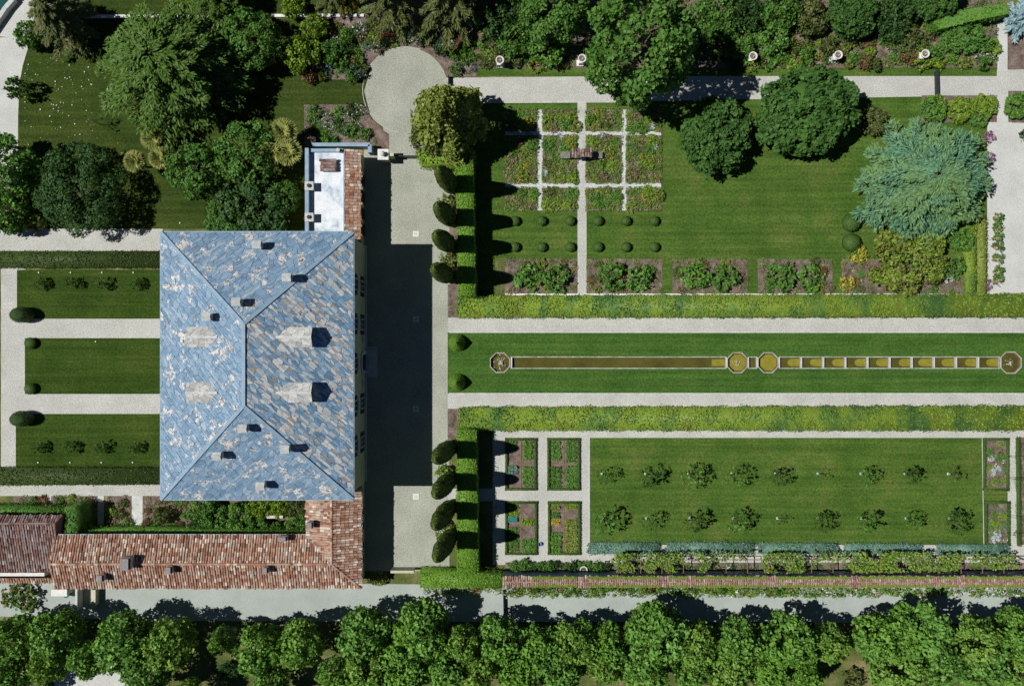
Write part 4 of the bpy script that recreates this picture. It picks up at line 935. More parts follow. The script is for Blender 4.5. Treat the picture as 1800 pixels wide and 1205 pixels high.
for cx, lab in ((880, "splashing fountain jet in the basin nearest the villa"), (1777, "small fountain splash in the basin at the right end"), (1296, "small fountain splash in the left of the twin basins")):
    rng = np.random.default_rng(cx); n = 90 if cx == 880 else 34; lb = LB(); a = rng.random(n) * 6.28; r = np.abs(rng.normal(size=n)) * .42
    x, y = W(cx, CY); lb.leaves(rng, np.column_stack([r * np.cos(a), r * np.sin(a), -.36 + rng.random(n) * .5 * np.exp(-r * 2)]), rng.normal(size=(n, 3)) * .4 + [0, 0, 1], rng.uniform(.10, .26, n))
    o = link("fountain_jet", lb.mesh("fountain_jet", [M['foam']])); o.location = (x, y, 0); tag(o, lab, "fountain")
# ------------------------------------------------------------------ small built things
wl = thing("well_house", (*W(1022, 272, 1.2), 0), "small tiled roof shelter between stone benches in the rose garden", "garden shelter")
r = MB(); barrels(r, [(-1.45, -.55, 2.5), (1.45, -.55, 2.5), (1.45, 0, 2.75), (-1.45, 0, 2.75)], 51, .36, .4); barrels(r, [(1.45, .5, 2.5), (-1.45, .5, 2.5), (-1.45, 0, 2.75), (1.45, 0, 2.75)], 52, .36, .4); r.box(-1.4, 1.4, -.5, .45, 2.40, 2.46); ridge_tiles(r, (0, -.55, 2.58), (0, .5, 2.58), .12)
wlr = r.build("roof", M['old_tiles'], wl)
for x in (-1.3, 1.3):
    for y in (-.38, .36): MB().box(x - .09, x + .09, y - .09, y + .09, .05, 2.4).build("post", M['wood'], wl)
for sx in (-1, 1): 
    b = MB().box(*sorted((sx * 1.6, sx * 2.9)), -.42, .42, .05, .9).box(*sorted((sx * 1.55, sx * 2.95)), -.47, .47, .9, 1.05); b.build("stone_block", M['mossy'], wl)
MB().lathe(0, 0, [(.55, .05), (.6, .7), (.66, .75), (.66, .85), (.5, .85), (.48, .4)], 16).build("well_head", M['stone'], wl)
def bust(px, py, label):
    x, y = W(px, py, 0); o = thing("pedestal_urn", (x, y, .05), label, "urn", "white urns along the upper border")
    MB().box(-.62, .62, -.42, .42, 0, .25).build("base", M['white'], o)
    p = MB().box(-.34, .34, -.32, .32, .25, 1.5); p.box(-.44, .44, -.42, .42, 1.5, 1.64); p.build("pedestal", M['white'], o)
    MB().lathe(0, 0, [(.26, 1.64), (.24, 1.72), (.12, 1.84), (.16, 1.96), (.42, 2.15), (.52, 2.42), (.56, 2.5), (.58, 2.6), (.46, 2.6), (.40, 2.44), (.3, 2.36)], 20).build("bowl", M['white'], o)
    MB().lathe(0, 0, [(.41, 2.40), (.38, 2.46), (.16, 2.52)], 14).build("soil_fill", M['soil'], o)
    MB().tube((.06, -.05, 2.4), (.10, -.02, 2.78), .12, .05, 8).build("finial", M['white'], o)
for (px, py), lab in zip(((879, 115), (1021, 112), (1316, 108), (1463, 106), (1613, 104)), ("white urn on a pedestal nearest the dark conifer by the circle", "white urn on a pedestal left of the tallest broadleaf tree", "white urn on a pedestal right of the tallest tree, above the path", "white urn on a pedestal above the clipped oval tree", "white urn on a pedestal above the blue cedar, rightmost of five")): bust(px, py, lab)
for k, (px, py) in enumerate(((731, 411), (731, 561), (731, 718), (731, 872))):
    x, y = W(px, py); o = thing("drain_cover", (x, y, .03), ("square pale drain cover in the sunlit upper court", "square drain cover in the court's shade, upper of two", "square drain cover in the court's shade, lower of two", "square pale drain cover in the sunlit lower court")[k], "drain cover")
    f = MB(); 
    for a in ((-.4, .4, -.4, -.22), (-.4, .4, .22, .4), (-.4, -.22, -.22, .22), (.22, .4, -.22, .22)): f.box(*a, 0, .03)
    f.build("frame", M['white'], o); g = MB().box(-.22, .22, -.22, .22, 0, .012)
    for q in range(4): g.box(-.2, .2, -.2 + q * .11, -.13 + q * .11, .012, .025)
    g.build("grate", M['stone'], o)
def spot(px, py, label):
    x, y = W(px, py); o = thing("garden_spotlight", (x, y, .04), label, "garden light", "spotlights in the west lawns"); MB().tube((0, 0, 0), (0, 0, .16), .04, n=6).build("spike", M['dark'], o); MB().lathe(0, 0, [(.06, .16), (.15, .24), (.16, .32), (.02, .34)], 10).build("lamp_head", M['white'], o); o.scale = (.6, .6, .6)
for i, x in enumerate((69, 125, 180, 235)):
    w = ("leftmost", "second", "third", "rightmost")[i]
    spot(x, 479, f"tiny white spotlight under the upper west hedge, {w} of four"); spot(x - 1, 812, f"tiny white spotlight above the lower west hedge, {w} of four")
spot(169, 600, "single tiny white spotlight in the middle west lawn"); spot(317, 392, "tiny white spotlight on the grass edge above the west path")
# barrel-shaped stone pot and blue ball in the kitchen garden
x, y = W(1025, 999); o = thing("stone_urn", (x, y, .05), "round white stone urn at the foot of the garden wall", "urn"); MB().lathe(0, 0, [(.3, 0), (.2, .15), (.5, .5), (.55, .8), (.42, .8), (.4, .6)], 16).build("bowl", M['white'], o); MB().lathe(0, 0, [(.38, .6), (.36, .7), (.05, .72)], 12).build("soil_fill", M['soil'], o)
x, y = W(949, 955); o = thing("watering_bucket", (x, y, .02), "small blue bucket on the gravel beside the vegetable beds", "bucket"); MB().lathe(0, 0, [(.2, 0), (.28, .45), (.24, .45), (.19, .05)], 14).build("pail", flat("blue_plastic", (.12, .28, .42)), o); MB().tube((-.27, 0, .44), (.27, 0, .44), .015, n=5).build("handle", M['dark'], o)

# ------------------------------------------------------------------ hedges
hedge('hedge', [(803, 520), (2000, 516), (2000, 555), (803, 557)], 1.3, 1.3, "long light green clipped hedge along the upper side of the channel avenue", 'leaf_avenue', .26, 30, seed=2, wob=.13)
hedge('hedge', [(807, 717), (2000, 714), (2000, 756), (807, 756)], 1.3, 1.3, "long mottled clipped hedge along the lower side of the channel avenue", 'leaf_avenue', .26, 30, seed=3, wob=.13)
hedge('tall_hedge', [(801, 264), (831, 264), (836, 520), (806, 520)], 4.0, 4.0, "tall square clipped hedge behind the upper four cypresses", 'leaf_hedge', .22, 34, seed=4)
hedge('tall_hedge', [(803, 756), (837, 756), (841, 1008), (804, 1008)], 4.0, 4.0, "tall square clipped hedge behind the lower four cypresses", 'leaf_hedge', .22, 34, seed=5)
hedge('hedge', [(738, 1004), (885, 1010), (885, 1034), (738, 1032)], 3.2, 3.2, "broad clipped hedge crossing at the foot of the lower cypress row", 'leaf_hedge', .22, 34, seed=6)
hedge('hedge', [(735, 262), (832, 262), (832, 290), (738, 288)], 2.6, 2.6, "yellow green hedge at the foot of the conical tree by the court", 'leaf_lime', .28, 30, seed=7, wob=.2)
hedge('hedge', [(-60, 442), (283, 441), (283, 469), (-60, 469)], 1.4, 1.4, "dark clipped hedge strip above the upper west lawn", 'leaf_darkhedge', .2, 34, seed=8)
hedge('hedge', [(-60, 823), (281, 823), (281, 851), (-60, 853)], 1.4, 1.4, "dark clipped hedge strip below the lower west lawn", 'leaf_darkhedge', .2, 34, seed=9)
hedge('hedge', [(-60, 893), (118, 893), (118, 905), (-60, 905)], 3.6, 3.6, "ivy green hedge on the upper edge of the tiled annex", 'leaf_mid', .24, 30, seed=10, wob=.15)
hedge('hedge', [(113, 890), (137, 890), (135, 942), (113, 942)], 5.0, 5.0, "tall block of hedge at the end of the tiled annex", 'leaf_mid', .24, 30, seed=11, wob=.15)
hedge('hedge', [(135, 931), (540, 934), (540, 941), (135, 941)], 3.4, 3.4, "narrow climbing hedge along the upper eaves of the long tiled wing", 'leaf_fresh', .24, 40, seed=12, wob=.18)
hedge('lavender_hedge', [(1034, 954), (1160, 954), (1160, 973), (1034, 973)], .6, .6, "blue green lavender strip, first section beside the kitchen garden", 'leaf_lavender', .22, 55, seed=13, wob=.14)
hedge('lavender_hedge', [(1172, 954), (1325, 954), (1325, 973), (1172, 973)], .6, .6, "blue green lavender strip, second section from the kitchen garden", 'leaf_lavender', .22, 55, seed=14, wob=.14)
hedge('lavender_hedge', [(1333, 955), (1473, 955), (1473, 973), (1333, 973)], .6, .6, "blue green lavender strip, third section from the kitchen garden", 'leaf_lavender', .22, 55, seed=15, wob=.14)
hedge('lavender_hedge', [(1485, 956), (1622, 956), (1622, 973), (1485, 973)], .6, .6, "blue green lavender strip, fourth section from the kitchen garden", 'leaf_lavender', .22, 55, seed=16, wob=.14)
hedge('lavender_hedge', [(1648, 957), (1776, 957), (1776, 974), (1648, 974)], .6, .6, "blue green lavender strip, last section before the right hand path", 'leaf_lavender', .22, 55, seed=17, wob=.14)
hedge('hedge', [(1700, 395), (1717, 395), (1717, 516), (1700, 516)], 1.2, 1.2, "narrow light green hedge, inner of two beside the potted plants", 'leaf_avenue', .24, 34, seed=18)
hedge('hedge', [(1719, 385), (1735, 385), (1735, 516), (1719, 516)], 1.0, 1.0, "narrow yellowish hedge, outer of two beside the potted plants", 'leaf_yellow', .26, 30, seed=19, wob=.16)
hedge('hedge', [(1635, 28), (1768, 4), (1775, 24), (1700, 40), (1650, 52)], 3, 3, "slanting clipped hedge beside the blue spruce at the top right", 'leaf_fresh', .22, 30, seed=20, wob=.16)
def box_border(x0, y0, x1, y1, label, h=.45, w=4.2, seed=1):
    rng = np.random.default_rng(seed); lb = LB()
    for (a, b, c, d) in ((x0, y0, x1, y0 + w), (x0, y1 - w, x1, y1), (x0, y0 + w, x0 + w, y1 - w), (x1 - w, y0 + w, x1, y1 - w)):
        ax, ay = W(a, d); bx, by = W(c, b); e = .03
        V = [(ax + e, ay + e, .03), (bx - e, ay + e, .03), (bx - e, by - e, .03), (ax + e, by - e, .03), (ax + e, ay + e, h - .05), (bx - e, ay + e, h - .05), (bx - e, by - e, h - .05), (ax + e, by - e, h - .05)]
        lb.put(np.array(V), [(4, 5, 6, 7), (0, 1, 5, 4), (1, 2, 6, 5), (2, 3, 7, 6), (3, 0, 4, 7)])
        m = int((bx - ax) * (by - ay) * 150); q = np.column_stack([rng.uniform(ax, bx, m), rng.uniform(ay, by, m), h + rng.normal(size=m) * .03])
        lb.leaves(rng, q, rng.normal(size=(m, 3)) * .5 + [0, 0, 1], .11 * rng.uniform(.7, 1.4, m))
        m = int(2 * (bx - ax + by - ay) * h * 60); t = rng.random(m); sd_ = rng.integers(0, 4, m)
        px = np.where(sd_ == 0, ax, np.where(sd_ == 1, bx, ax + t * (bx - ax))); py = np.where(sd_ == 2, ay, np.where(sd_ == 3, by, ay + t * (by - ay)))
        lb.leaves(rng, np.column_stack([px, py, rng.uniform(.05, h, m)]), rng.normal(size=(m, 3)) + [0, 0, .5], .11 * rng.uniform(.7, 1.4, m))
    return tag(link("box_edging", lb.mesh("box_edging", [M['leaf_box']])), label, "box hedge")
VEG = [(888, 769, 943, 861, "upper left"), (962, 769, 1019, 861, "upper right"), (888, 880, 944, 974, "lower left"), (963, 880, 1020, 974, "lower right")]
sheet('soil_bed', [v[:4] for v in VEG] + [(1727, 769, 1771, 862), (1730, 881, 1773, 957), (1791, 768, 1860, 957)], .05, 'soil', 'tilled soil inside the kitchen garden quarters and end beds', 'soil')
for i, v in enumerate(VEG): box_border(*v[:4], f"clipped box edging round the {v[4]} vegetable quarter", seed=i)
box_border(1727, 769, 1772, 862, "box edging round the upper bed at the lower lawn's right end", seed=8)
box_border(1730, 880, 1774, 958, "box edging round the lower bed at the lower lawn's right end", seed=9)
hedge('hedge', [(1789, 768), (1794, 768), (1796, 960), (1791, 960)], .6, .6, "thin box hedge right of the last garden path", 'leaf_box', .12, 120, seed=22)

# vegetable plots: one object per plot of a crop
def crop(x0, y0, x1, y1, mat, label, rows=3, leaf=.24, h=.4, per=190, seed=1, mat2=None):
    rng = np.random.default_rng(seed); lb = LB(); ax, ay = W(x0, y1); bx, by = W(x1, y0)
    for r in range(rows):
        cx = ax + (bx - ax) * (r + .5) / rows; m = int(per * (by - ay)); y = rng.uniform(ay, by, m); wd = (bx - ax) / rows * .38
        lump = .6 + .4 * np.cos(y * 9)
        lb.leaves(rng, np.column_stack([cx + rng.normal(size=m) * wd * .6, y, .06 + h * rng.random(m) * lump]), rng.normal(size=(m, 3)) * .7 + [0, 0, .9], leaf * rng.uniform(.6, 1.4, m), (rng.random(m) < .15).astype(int) if mat2 else 0)
    return tag(link("vegetable_row", lb.mesh("vegetable_row", [M[mat]] + ([M[mat2]] if mat2 else []))), label, "vegetables", kind='stuff')
Q4 = "vegetable quarter"
for i, a in enumerate((
    (920, 775, 936, 808, 'leaf_fresh', f"dense bright green crop in the upper left {Q4}'s top right", 2), (919, 819, 936, 855, 'leaf_fresh', f"dense bright green crop in the upper left {Q4}'s bottom right", 2),
    (893, 775, 908, 790, 'leaf_mid', f"sparse seedlings in the upper left {Q4}'s top left", 3), (893, 818, 910, 832, 'leaf_lavender', f"grey green cabbages in the upper left {Q4}", 3),
    (968, 775, 986, 809, 'leaf_fresh', f"two leafy rows in the upper right {Q4}'s top left", 2), (995, 774, 1013, 812, 'leaf_mid', f"tall dark row in the upper right {Q4}'s top right", 2),
    (967, 820, 986, 856, 'leaf_mid', f"low green crop in the upper right {Q4}'s bottom left", 2), (994, 818, 1015, 857, 'leaf_fresh', f"lettuce rows in the upper right {Q4}'s bottom right", 3),
    (893, 885, 912, 910, 'leaf_lime', f"yellow green leafy crop in the lower left {Q4}'s top left", 2), (916, 911, 938, 923, 'leaf_lime', f"lime green crop strip in the lower left {Q4}'s middle", 3),
    (893, 926, 912, 968, 'leaf_mid', f"low green crop in the lower left {Q4}'s bottom left", 2), (917, 946, 942, 972, 'leaf_fresh', f"bushy squash plants in the lower left {Q4}'s bottom right", 3),
    (969, 900, 985, 910, 'leaf_mid', f"green row above the yellow flowers in the lower right {Q4}", 2), (968, 912, 984, 922, 'leaf_gold', f"yellow flowering row in the lower right {Q4}", 2), (994, 883, 1013, 894, 'leaf_lime', f"lime green crop in the lower right {Q4}'s top right", 3),
    (968, 935, 987, 970, 'leaf_fresh', f"dense green crop in the lower right {Q4}'s bottom left", 3), (993, 912, 1015, 970, 'leaf_yellow', f"pale leafy crop in the lower right {Q4}'s bottom right", 3),
    (968, 884, 984, 897, 'leaf_yellow', f"pale seedling rows in the lower right {Q4}'s top left", 3))):
    crop(*a, seed=i + 3, h=.35 if i % 3 else .5)
def boards(x0, y0, x1, y1, label):
    mb = MB()
    for (a, b, c, d) in ((x0, (y0 + y1) / 2 - 1, x1, (y0 + y1) / 2 + 1), ((x0 + x1) / 2 - 1, y0, (x0 + x1) / 2 + 1, y1)):
        ax, ay = W(a, d); bx, by = W(c, b); mb.box(ax, bx, ay, by, .02 if a != x0 else .024, .12 if a != x0 else .124)
    tag(mb.build("plank_path", M['wood']), label, "plank path")
for v in VEG: boards(v[0] + 5, v[1] + 5, v[2] - 5, v[3] - 5, f"crossed wooden plank path inside the {v[4]} vegetable quarter")
ax, ay = W(893, 916); bx, by = W(909, 908); o = thing("cold_frame", ((ax + bx) / 2, (ay + by) / 2, .05), "blue green cold frame in the lower left vegetable quarter", "cold frame")
MB().box(-.62, .62, -.32, .32, 0, .35).build("box_body", M['wood'], o); MB().box(-.66, .66, -.36, .36, .35, .40).build("lid", flat("teal_sheet", (.03, .16, .15), .3), o)

# vine pergola along the garden wall
pg = thing("vine_pergola", (*W(1430, 986), 0), "long vine covered pergola between the lavender and the garden wall", "pergola"); PO = pg.location
yp0, yp1 = W(0, 1000)[1], W(0, 976)[1]; nP = 20
pbm = MB()
for i in range(nP):
    x = W(1085 + 700 * i / (nP - 1), 0)[0]
    for y in (yp0, yp1): MB().box(x - .07, x + .07, y - .07, y + .07, 0, 2.5).build("post", M['wood'], pg, PO)
    pbm.box(x - .05, x + .05, yp0 - .2, yp1 + .2, 2.56, 2.66)
for y in (yp0, yp1): pbm.box(W(1083, 0)[0], W(1787, 0)[0], y - .05, y + .05, 2.50, 2.56)
pbm.build("beams", M['wood'], pg, PO)
rng = np.random.default_rng(77)
def vine(x0, x1, y0, y1, dens, mats, seed):
    rng = np.random.default_rng(seed); lb = LB(); ax, ay = W(x0, y1, 2.6); bx, by = W(x1, y0, 2.6); n = int((bx - ax) * (by - ay) * dens * 3.6)
    P = np.column_stack([rng.uniform(ax, bx, n), rng.uniform(ay, by, n), 2.6 + rng.normal(size=n) * .22]); P[:, 0] += .35 * np.sin(P[:, 1] * 2.6 + seed); 
    keep = (np.sin(P[:, 0] * 1.3 + seed) + np.sin(P[:, 1] * 2.1 + P[:, 0] * .7)) > -1.35
    P = P[keep]; n = len(P); lb.leaves(rng, P, rng.normal(size=(n, 3)) * .6 + [0, 0, .9], rng.uniform(.2, .5, n), rng.choice(len(mats), n))
    o = link("vine", lb.mesh("vine", [M[m] for m in mats]), pg); o.location = -PO
for i, (a, b, c, d, e) in enumerate(((1080, 1112, 972, 1006, 20), (1112, 1135, 972, 1000, 4), (1135, 1190, 972, 1006, 15), (1190, 1240, 970, 992, 8), (1232, 1246, 972, 1006, 12), (1250, 1330, 970, 985, 7), (1340, 1412, 972, 1006, 13), (1412, 1490, 970, 990, 7), (1495, 1570, 970, 1006, 18), (1570, 1640, 970, 1004, 13), (1640, 1690, 972, 1004, 14), (1690, 1725, 972, 990, 6), (1725, 1788, 972, 1000, 8))):
    vine(a, b, c, d, e, ['leaf_lime', 'leaf_yellow', 'leaf_fresh'], i + 1)
# climbing-rose arches over the right-hand path
for i, y in enumerate((800, 838, 905, 935)):
    x, yy = W(1781, y); o = thing("rose_arch", (x, yy, .03), ("thin metal rose arch over the right hand path, topmost of four", "thin metal rose arch over the right hand path, second from the top", "thin metal rose arch over the right hand path, third from the top", "thin metal rose arch over the right hand path, lowest of four")[i], "garden arch")
    m = MB(); pts = [(-.95, 0, 0)] + [(-.95 * math.cos(math.pi * k / 8), 0, 2 + .55 * math.sin(math.pi * k / 8)) for k in range(9)] + [(.95, 0, 0)]
    for a, b in zip(pts[:-1], pts[1:]): m.tube(a, b, .025, n=5)
    m.build("hoop", M['dark'], o); lb = LB(); r = np.random.default_rng(i + 9); n = 34; t = r.uniform(.5, 3.1, n) if i % 2 else r.uniform(0, 1.6, n)
    lb.leaves(r, np.column_stack([.98 * np.cos(t), r.normal(size=n) * .15, 2 + .55 * np.sin(t) + r.normal(size=n) * .1]), r.normal(size=(n, 3)) + [0, 0, .6], r.uniform(.12, .25, n)); link("climbing_rose", lb.mesh("climbing_rose", [M['leaf_dark']]), o)

# ------------------------------------------------------------------ topiary
rows = "upper", "lower"
for r, y in enumerate((388, 434)):
    for c, x in enumerate((905, 952, 1002, 1051, 1100, 1150)):
        plant('ball', x, y, 8.6, 1.1, f"small box ball below the rose garden, {rows[r]} row, {('first', 'second', 'third', 'fourth', 'fifth', 'last')[c]} from the left", "box ball", "box balls below the rose garden")
plant('dome', 1496, 391, 16, 1.9, "large clipped dome by the blue cedar, upper of two", "box ball", "clipped domes by the blue cedar"); plant('dome', 1496, 426, 16, 1.9, "large clipped dome by the yellow shrubs, lower of two", "box ball", "clipped domes by the blue cedar")
plant('dome', 53, 603, 10, 1.2, "small clipped dome at the upper corner of the middle west lawn", "box ball", "domes on the middle west lawn"); plant('dome', 53, 683, 10, 1.2, "small clipped dome at the lower corner of the middle west lawn", "box ball", "domes on the middle west lawn")
plant('egg', 36, 553, 19, 3.0, "dark egg shaped clipped yew at the corner of the upper west lawn", "clipped yew", "egg shaped yews", rot=0, sq=.74); plant('egg', 36, 736, 19, 3.0, "dark egg shaped clipped yew at the corner of the lower west lawn", "clipped yew", "egg shaped yews", rot=0, sq=.74)
plant('tear', 803, 602, 15, 3.3, "clipped green cone at the channel lawn's end, upper of two", "clipped cone", "clipped cones by the channel", zc=1.2); plant('tear', 803, 672, 15, 3.3, "clipped green cone at the channel lawn's end, lower of two", "clipped cone", "clipped cones by the channel", zc=1.2)
for i, (bx, by, h) in enumerate(((786, 331, 16), (784, 388, 16), (782, 433, 16), (779, 486, 16), (782, 784, 16.6), (782, 839, 16.6), (781, 888, 16.6), (783, 938, 16.6))):
    o = plant('cypress', bx + 10, by, 13.5, h, ("columnar clipped cypress at the court's edge, topmost of the upper four", "columnar clipped cypress, second of the upper four, above the path gap", "columnar clipped cypress, third of the upper four, below the path gap", "columnar clipped cypress, lowest of the upper four", "columnar clipped cypress, topmost of the lower four", "columnar clipped cypress, second of the lower four, above the path gap", "columnar clipped cypress, third of the lower four, below the path gap", "columnar clipped cypress, lowest of the lower four")[i], "cypress", "clipped cypresses along the court", zc=0)
    o.rotation_euler = (0, -.052, 0)
for k, px, py, R, lab in (('s_yellow', 783, 357, 15, "yellowish bush between the first and second upper cypress"), ('s_yellow', 786, 458, 15, "yellowish bush between the third and lowest upper cypress"), ('s_lime', 780, 832, 15, "yellow green bush between the first and second lower cypress"), ('s_lime', 779, 935, 18, "yellow green bush between the last two lower cypresses"), ('s_lime', 790, 300, 15, "yellow green bush above the topmost cypress")):
    plant(k, px, py, R, 2.2, lab, "shrub", name="rounded_bush")

# ------------------------------------------------------------------ orchard and small lawn trees
o9 = ('first', 'second', 'third', 'fourth', 'fifth', 'sixth', 'seventh', 'eighth', 'last')
def guard(root, r0):
    g = MB().lathe(0, 0, [(.17, 0), (.18, .08), (.15, .10), (.10, .10)], 14); g.tube((0, 0, .1), (0, 0, .75), .07, n=8)
    me_o = g.build("trunk_guard", M['stone'], root); s = root.scale; me_o.scale = (1 / s[0], 1 / s[1], 1 / s[2])
for r, (yy, xs_, Rs) in enumerate(((832, (1058, 1134, 1210, 1286, 1362, 1437, 1512, 1590, 1666), (17, 22, 25, 23, 18, 9, 20, 17, 15)), (910, (1060, 1136, 1212, 1288, 1366, 1437, 1513, 1592, 1668), (27, 19, 22, 24, 9, 20, 22, 18, 25)))):
    for c in range(9):
        k = 'thin' if Rs[c] < 12 or (r, c) == (0, 8) else f'young{(c * 2 + r) % 3}'
        h = 4.2 * (.75 + Rs[c] / 70) if k != 'thin' else 3.4; zc = h * .7; x, y = W(xs_[c], yy); f = 1 - zc / H
        o = plant(k, 900 + (xs_[c] - 900) / f, 602.5 + (yy - 602.5) / f, Rs[c] * .92, h, f"young tree on the lower lawn, {'upper' if r == 0 else 'lower'} row, {o9[c]} from the left", "young tree", "young trees on the lower lawn", zc=zc)
        guard(o, .3)
for r, (yy, xs_) in enumerate(((498, (66, 122, 178, 235)), (786, (64, 119, 176, 233)))):
    for c, x in enumerate(xs_): plant('bushtree', x + 3, yy, 11.5, 2.0, f"small dark bushy tree on the {'upper' if r == 0 else 'lower'} west lawn, {('leftmost', 'second', 'third', 'rightmost')[c]} of four", "small tree", "small trees on the west lawns", name="bushy_tree")

# ------------------------------------------------------------------ garden trees
plant('cedar', 305, 128, 145, 15, "huge lacy green conifer spreading over the upper left lawn", "conifer", zc=5)
plant('drab', 112, 38, 70, 12, "olive brown drooping conifer near the lake corner", "conifer", zc=4)
plant('bigfresh', 52, 62, 26, 4, "bushy green shrub by the lake drive's bend", "shrub")
plant('s_mid', 28, 153, 19, 4.6, "small leafy tree on the edge of the curving drive", "small tree", name="small_tree", zc=3)
plant('edge', 8, 300, 66, 9.5, "broad light green tree cut by the left edge", "tree", zc=5)
plant('bigfresh', 10, 375, 40, 6, "leafy shrub below the broad tree at the left edge", "shrub"); plant('s_olive', 65, 388, 20, 2.5, "brownish bush between the left edge tree and the dark clumpy evergreen", "shrub")
plant('clump', 148, 338, 82, 8.5, "dense dark green clumpy evergreen beside the west path", "evergreen", zc=3.5)
plant('thin', 165, 212, 14, 4, "slender sapling on the flower dotted lawn", "sapling", zc=2.5)
for k, px, py, R, h, lab in (('round0', 345, 300, 50, 7.5, "round crowned tree, left one of the group of three above the villa"), ('round1', 432, 272, 58, 8.5, "round crowned tree, right one of the group of three above the villa"), ('round2', 440, 372, 66, 6.5, "broad dark crowned tree pressed against the villa's upper roof edge"), ('round1', 400, 385, 42, 5.5, "low green tree leaning on the villa's upper left corner"), ('round0', 500, 345, 30, 5, "bushy tree between the round crowns and the terrace wing")):
    plant(k, px, py, R, h, lab, "tree", zc=h * .5)
for px, py, lab in ((266, 243, "fan palm below the huge lacy conifer, topmost of three"), (236, 283, "fan palm on open lawn, leftmost of three"), (280, 277, "fan palm touching the round crowned tree"), (497, 232, "fan palm above the terrace wing, upper one"), (505, 266, "large fan palm beside the terrace wing's corner"), (478, 268, "fan palm squeezed between round tree and terrace wing")):
    plant('palm', px, py, 19 if px < 400 else 24, 5.6, lab, "palm", zc=4.8)
plant('round0', 445, 70, 52, 8, "light green tree right of the huge lacy conifer", "tree", zc=4)
plant('biglime', 530, 96, 33, 4.5, "bright green rounded shrub at the left end of the flower border", "shrub"); plant('biglime', 553, 48, 24, 3.6, "bright green shrub against the white kerb", "shrub"); plant('bigfresh', 580, 92, 20, 3, "leafy shrub right of the bright green rounded shrub", "shrub")
plant('biglime', 515, 12, 22, 3, "yellow green bush above the white kerb", "shrub"); plant('s_gold', 610, 4, 22, 2.2, "golden orange shrub at the top edge", "shrub"); plant('darkcon', 580, -18, 46, 9, "dark tree shading the kerb at the top edge", "conifer", zc=4)
plant('cedar', 380, -8, 70, 9, "leafy conifer arm at the top edge above the huge lacy conifer", "conifer", zc=4)
plant('darkcon', 682, -6, 74, 15, "dark drooping conifer above the turning circle, left of two", "conifer", zc=6); plant('darkcon', 790, -10, 88, 17, "dark drooping conifer above the turning circle, right of two", "conifer", zc=7)
plant('bigdark', 868, 22, 46, 6, "dark shrubby tree right of the drooping conifers", "shrub"); plant('bigbroad', 975, 18, 62, 12, "broad dark green tree left of the tallest tree", "tree", zc=6); plant('bigshrub', 905, 62, 36, 4.5, "mid green shrub above the leftmost urn gap", "shrub"); plant('bigfresh', 960, 76, 38, 4, "fresh green shrub above the second urn, left side", "shrub"); plant('bigdark', 925, 15, 40, 6.5, "dark shrub at the top edge, between conifers and broad tree", "shrub")
plant('bigbroad', 1128, 78, 100, 23, "tallest broadleaf tree overhanging the upper path", "tree", zc=14)
plant('bigshrub', 1262, 28, 42, 5, "green bush right of the tallest tree", "shrub"); plant('bigdark', 1310, 25, 34, 5, "dark bush at the top edge right of the tallest tree", "shrub"); plant('bigfresh', 1360, 62, 34, 3.5, "fresh green shrub above the third urn, right side", "shrub"); plant('bigshrub', 1300, 72, 34, 3, "green shrub above the third urn", "shrub"); plant('bigshrub', 1370, 15, 40, 5, "round bush at the top edge left of the clipped columns", "shrub"); plant('bigolive', 1425, 30, 34, 4, "olive bush left of the clipped columns", "shrub")
plant('ovaltree0', 1500, 22, 42, 6, "clipped domed yew leaning out from the top edge", "clipped tree", zc=3, name="clipped_tree"); plant('bigdark', 1572, 28, 40, 5, "dark shrub right of the clipped domed yew", "shrub"); plant('ovaltree1', 1640, -12, 46, 6, "dark clipped tree on the top edge near the slanting hedge", "clipped tree", zc=3)
plant('bigolive', 1590, 62, 30, 2.6, "olive shrub above the last urn", "shrub"); plant('bigshrub', 1690, 62, 36, 2.4, "leafy shrub below the slanting hedge", "shrub"); plant('spruce', 1796, 32, 42, 7, "silvery blue spruce in the top right corner", "spruce", zc=2)
plant('ovaltree0', 1256, 240, 60, 7, "clipped dark green oval tree, left and smaller of two", "clipped tree", zc=3.4, sq=1.08); plant('ovaltree1', 1417, 198, 88, 8, "clipped dark green oval tree, right and larger of two", "clipped tree", zc=3.6, sq=.83, rot=0.3)
plant('bluecedar', 1632, 312, 128, 9, "wide blue green weeping cedar on the right hand lawn", "cedar", zc=5, sq=.92)
plant('golden', 1595, 458, 72, 4, "large golden green shrub below the blue cedar", "shrub", zc=1.8, sq=.85); plant('bigolive', 1534, 212, 28, 2.4, "small olive shrub between the oval tree and blue cedar", "shrub"); plant('bigfresh', 1690, 420, 22, 2.4, "green shrub between the blue cedar and the narrow hedges", "shrub"); plant('s_mid', 1678, 470, 19, 2, "dark blue green bush right of the golden shrub", "shrub"); plant('s_silver', 1668, 490, 9, .8, "small turquoise silver plant beside the golden shrub", "plant")
plant('s_gold', 1508, 447, 17, 1.2, "yellow leaved shrub below the large clipped domes", "shrub"); plant('s_gold', 1489, 497, 14, 1.0, "yellow flowering clump at the corner of the last border bed", "shrub")
plant('magnolia', 792, 224, 62, 18.5, "tall conical yellow green tree at the corner of court and path", "tree", zc=2)
plant('bigolive', 757, 238, 38, 5.5, "olive tree at the foot of the tall conical tree", "tree", zc=3, name="small_tree")
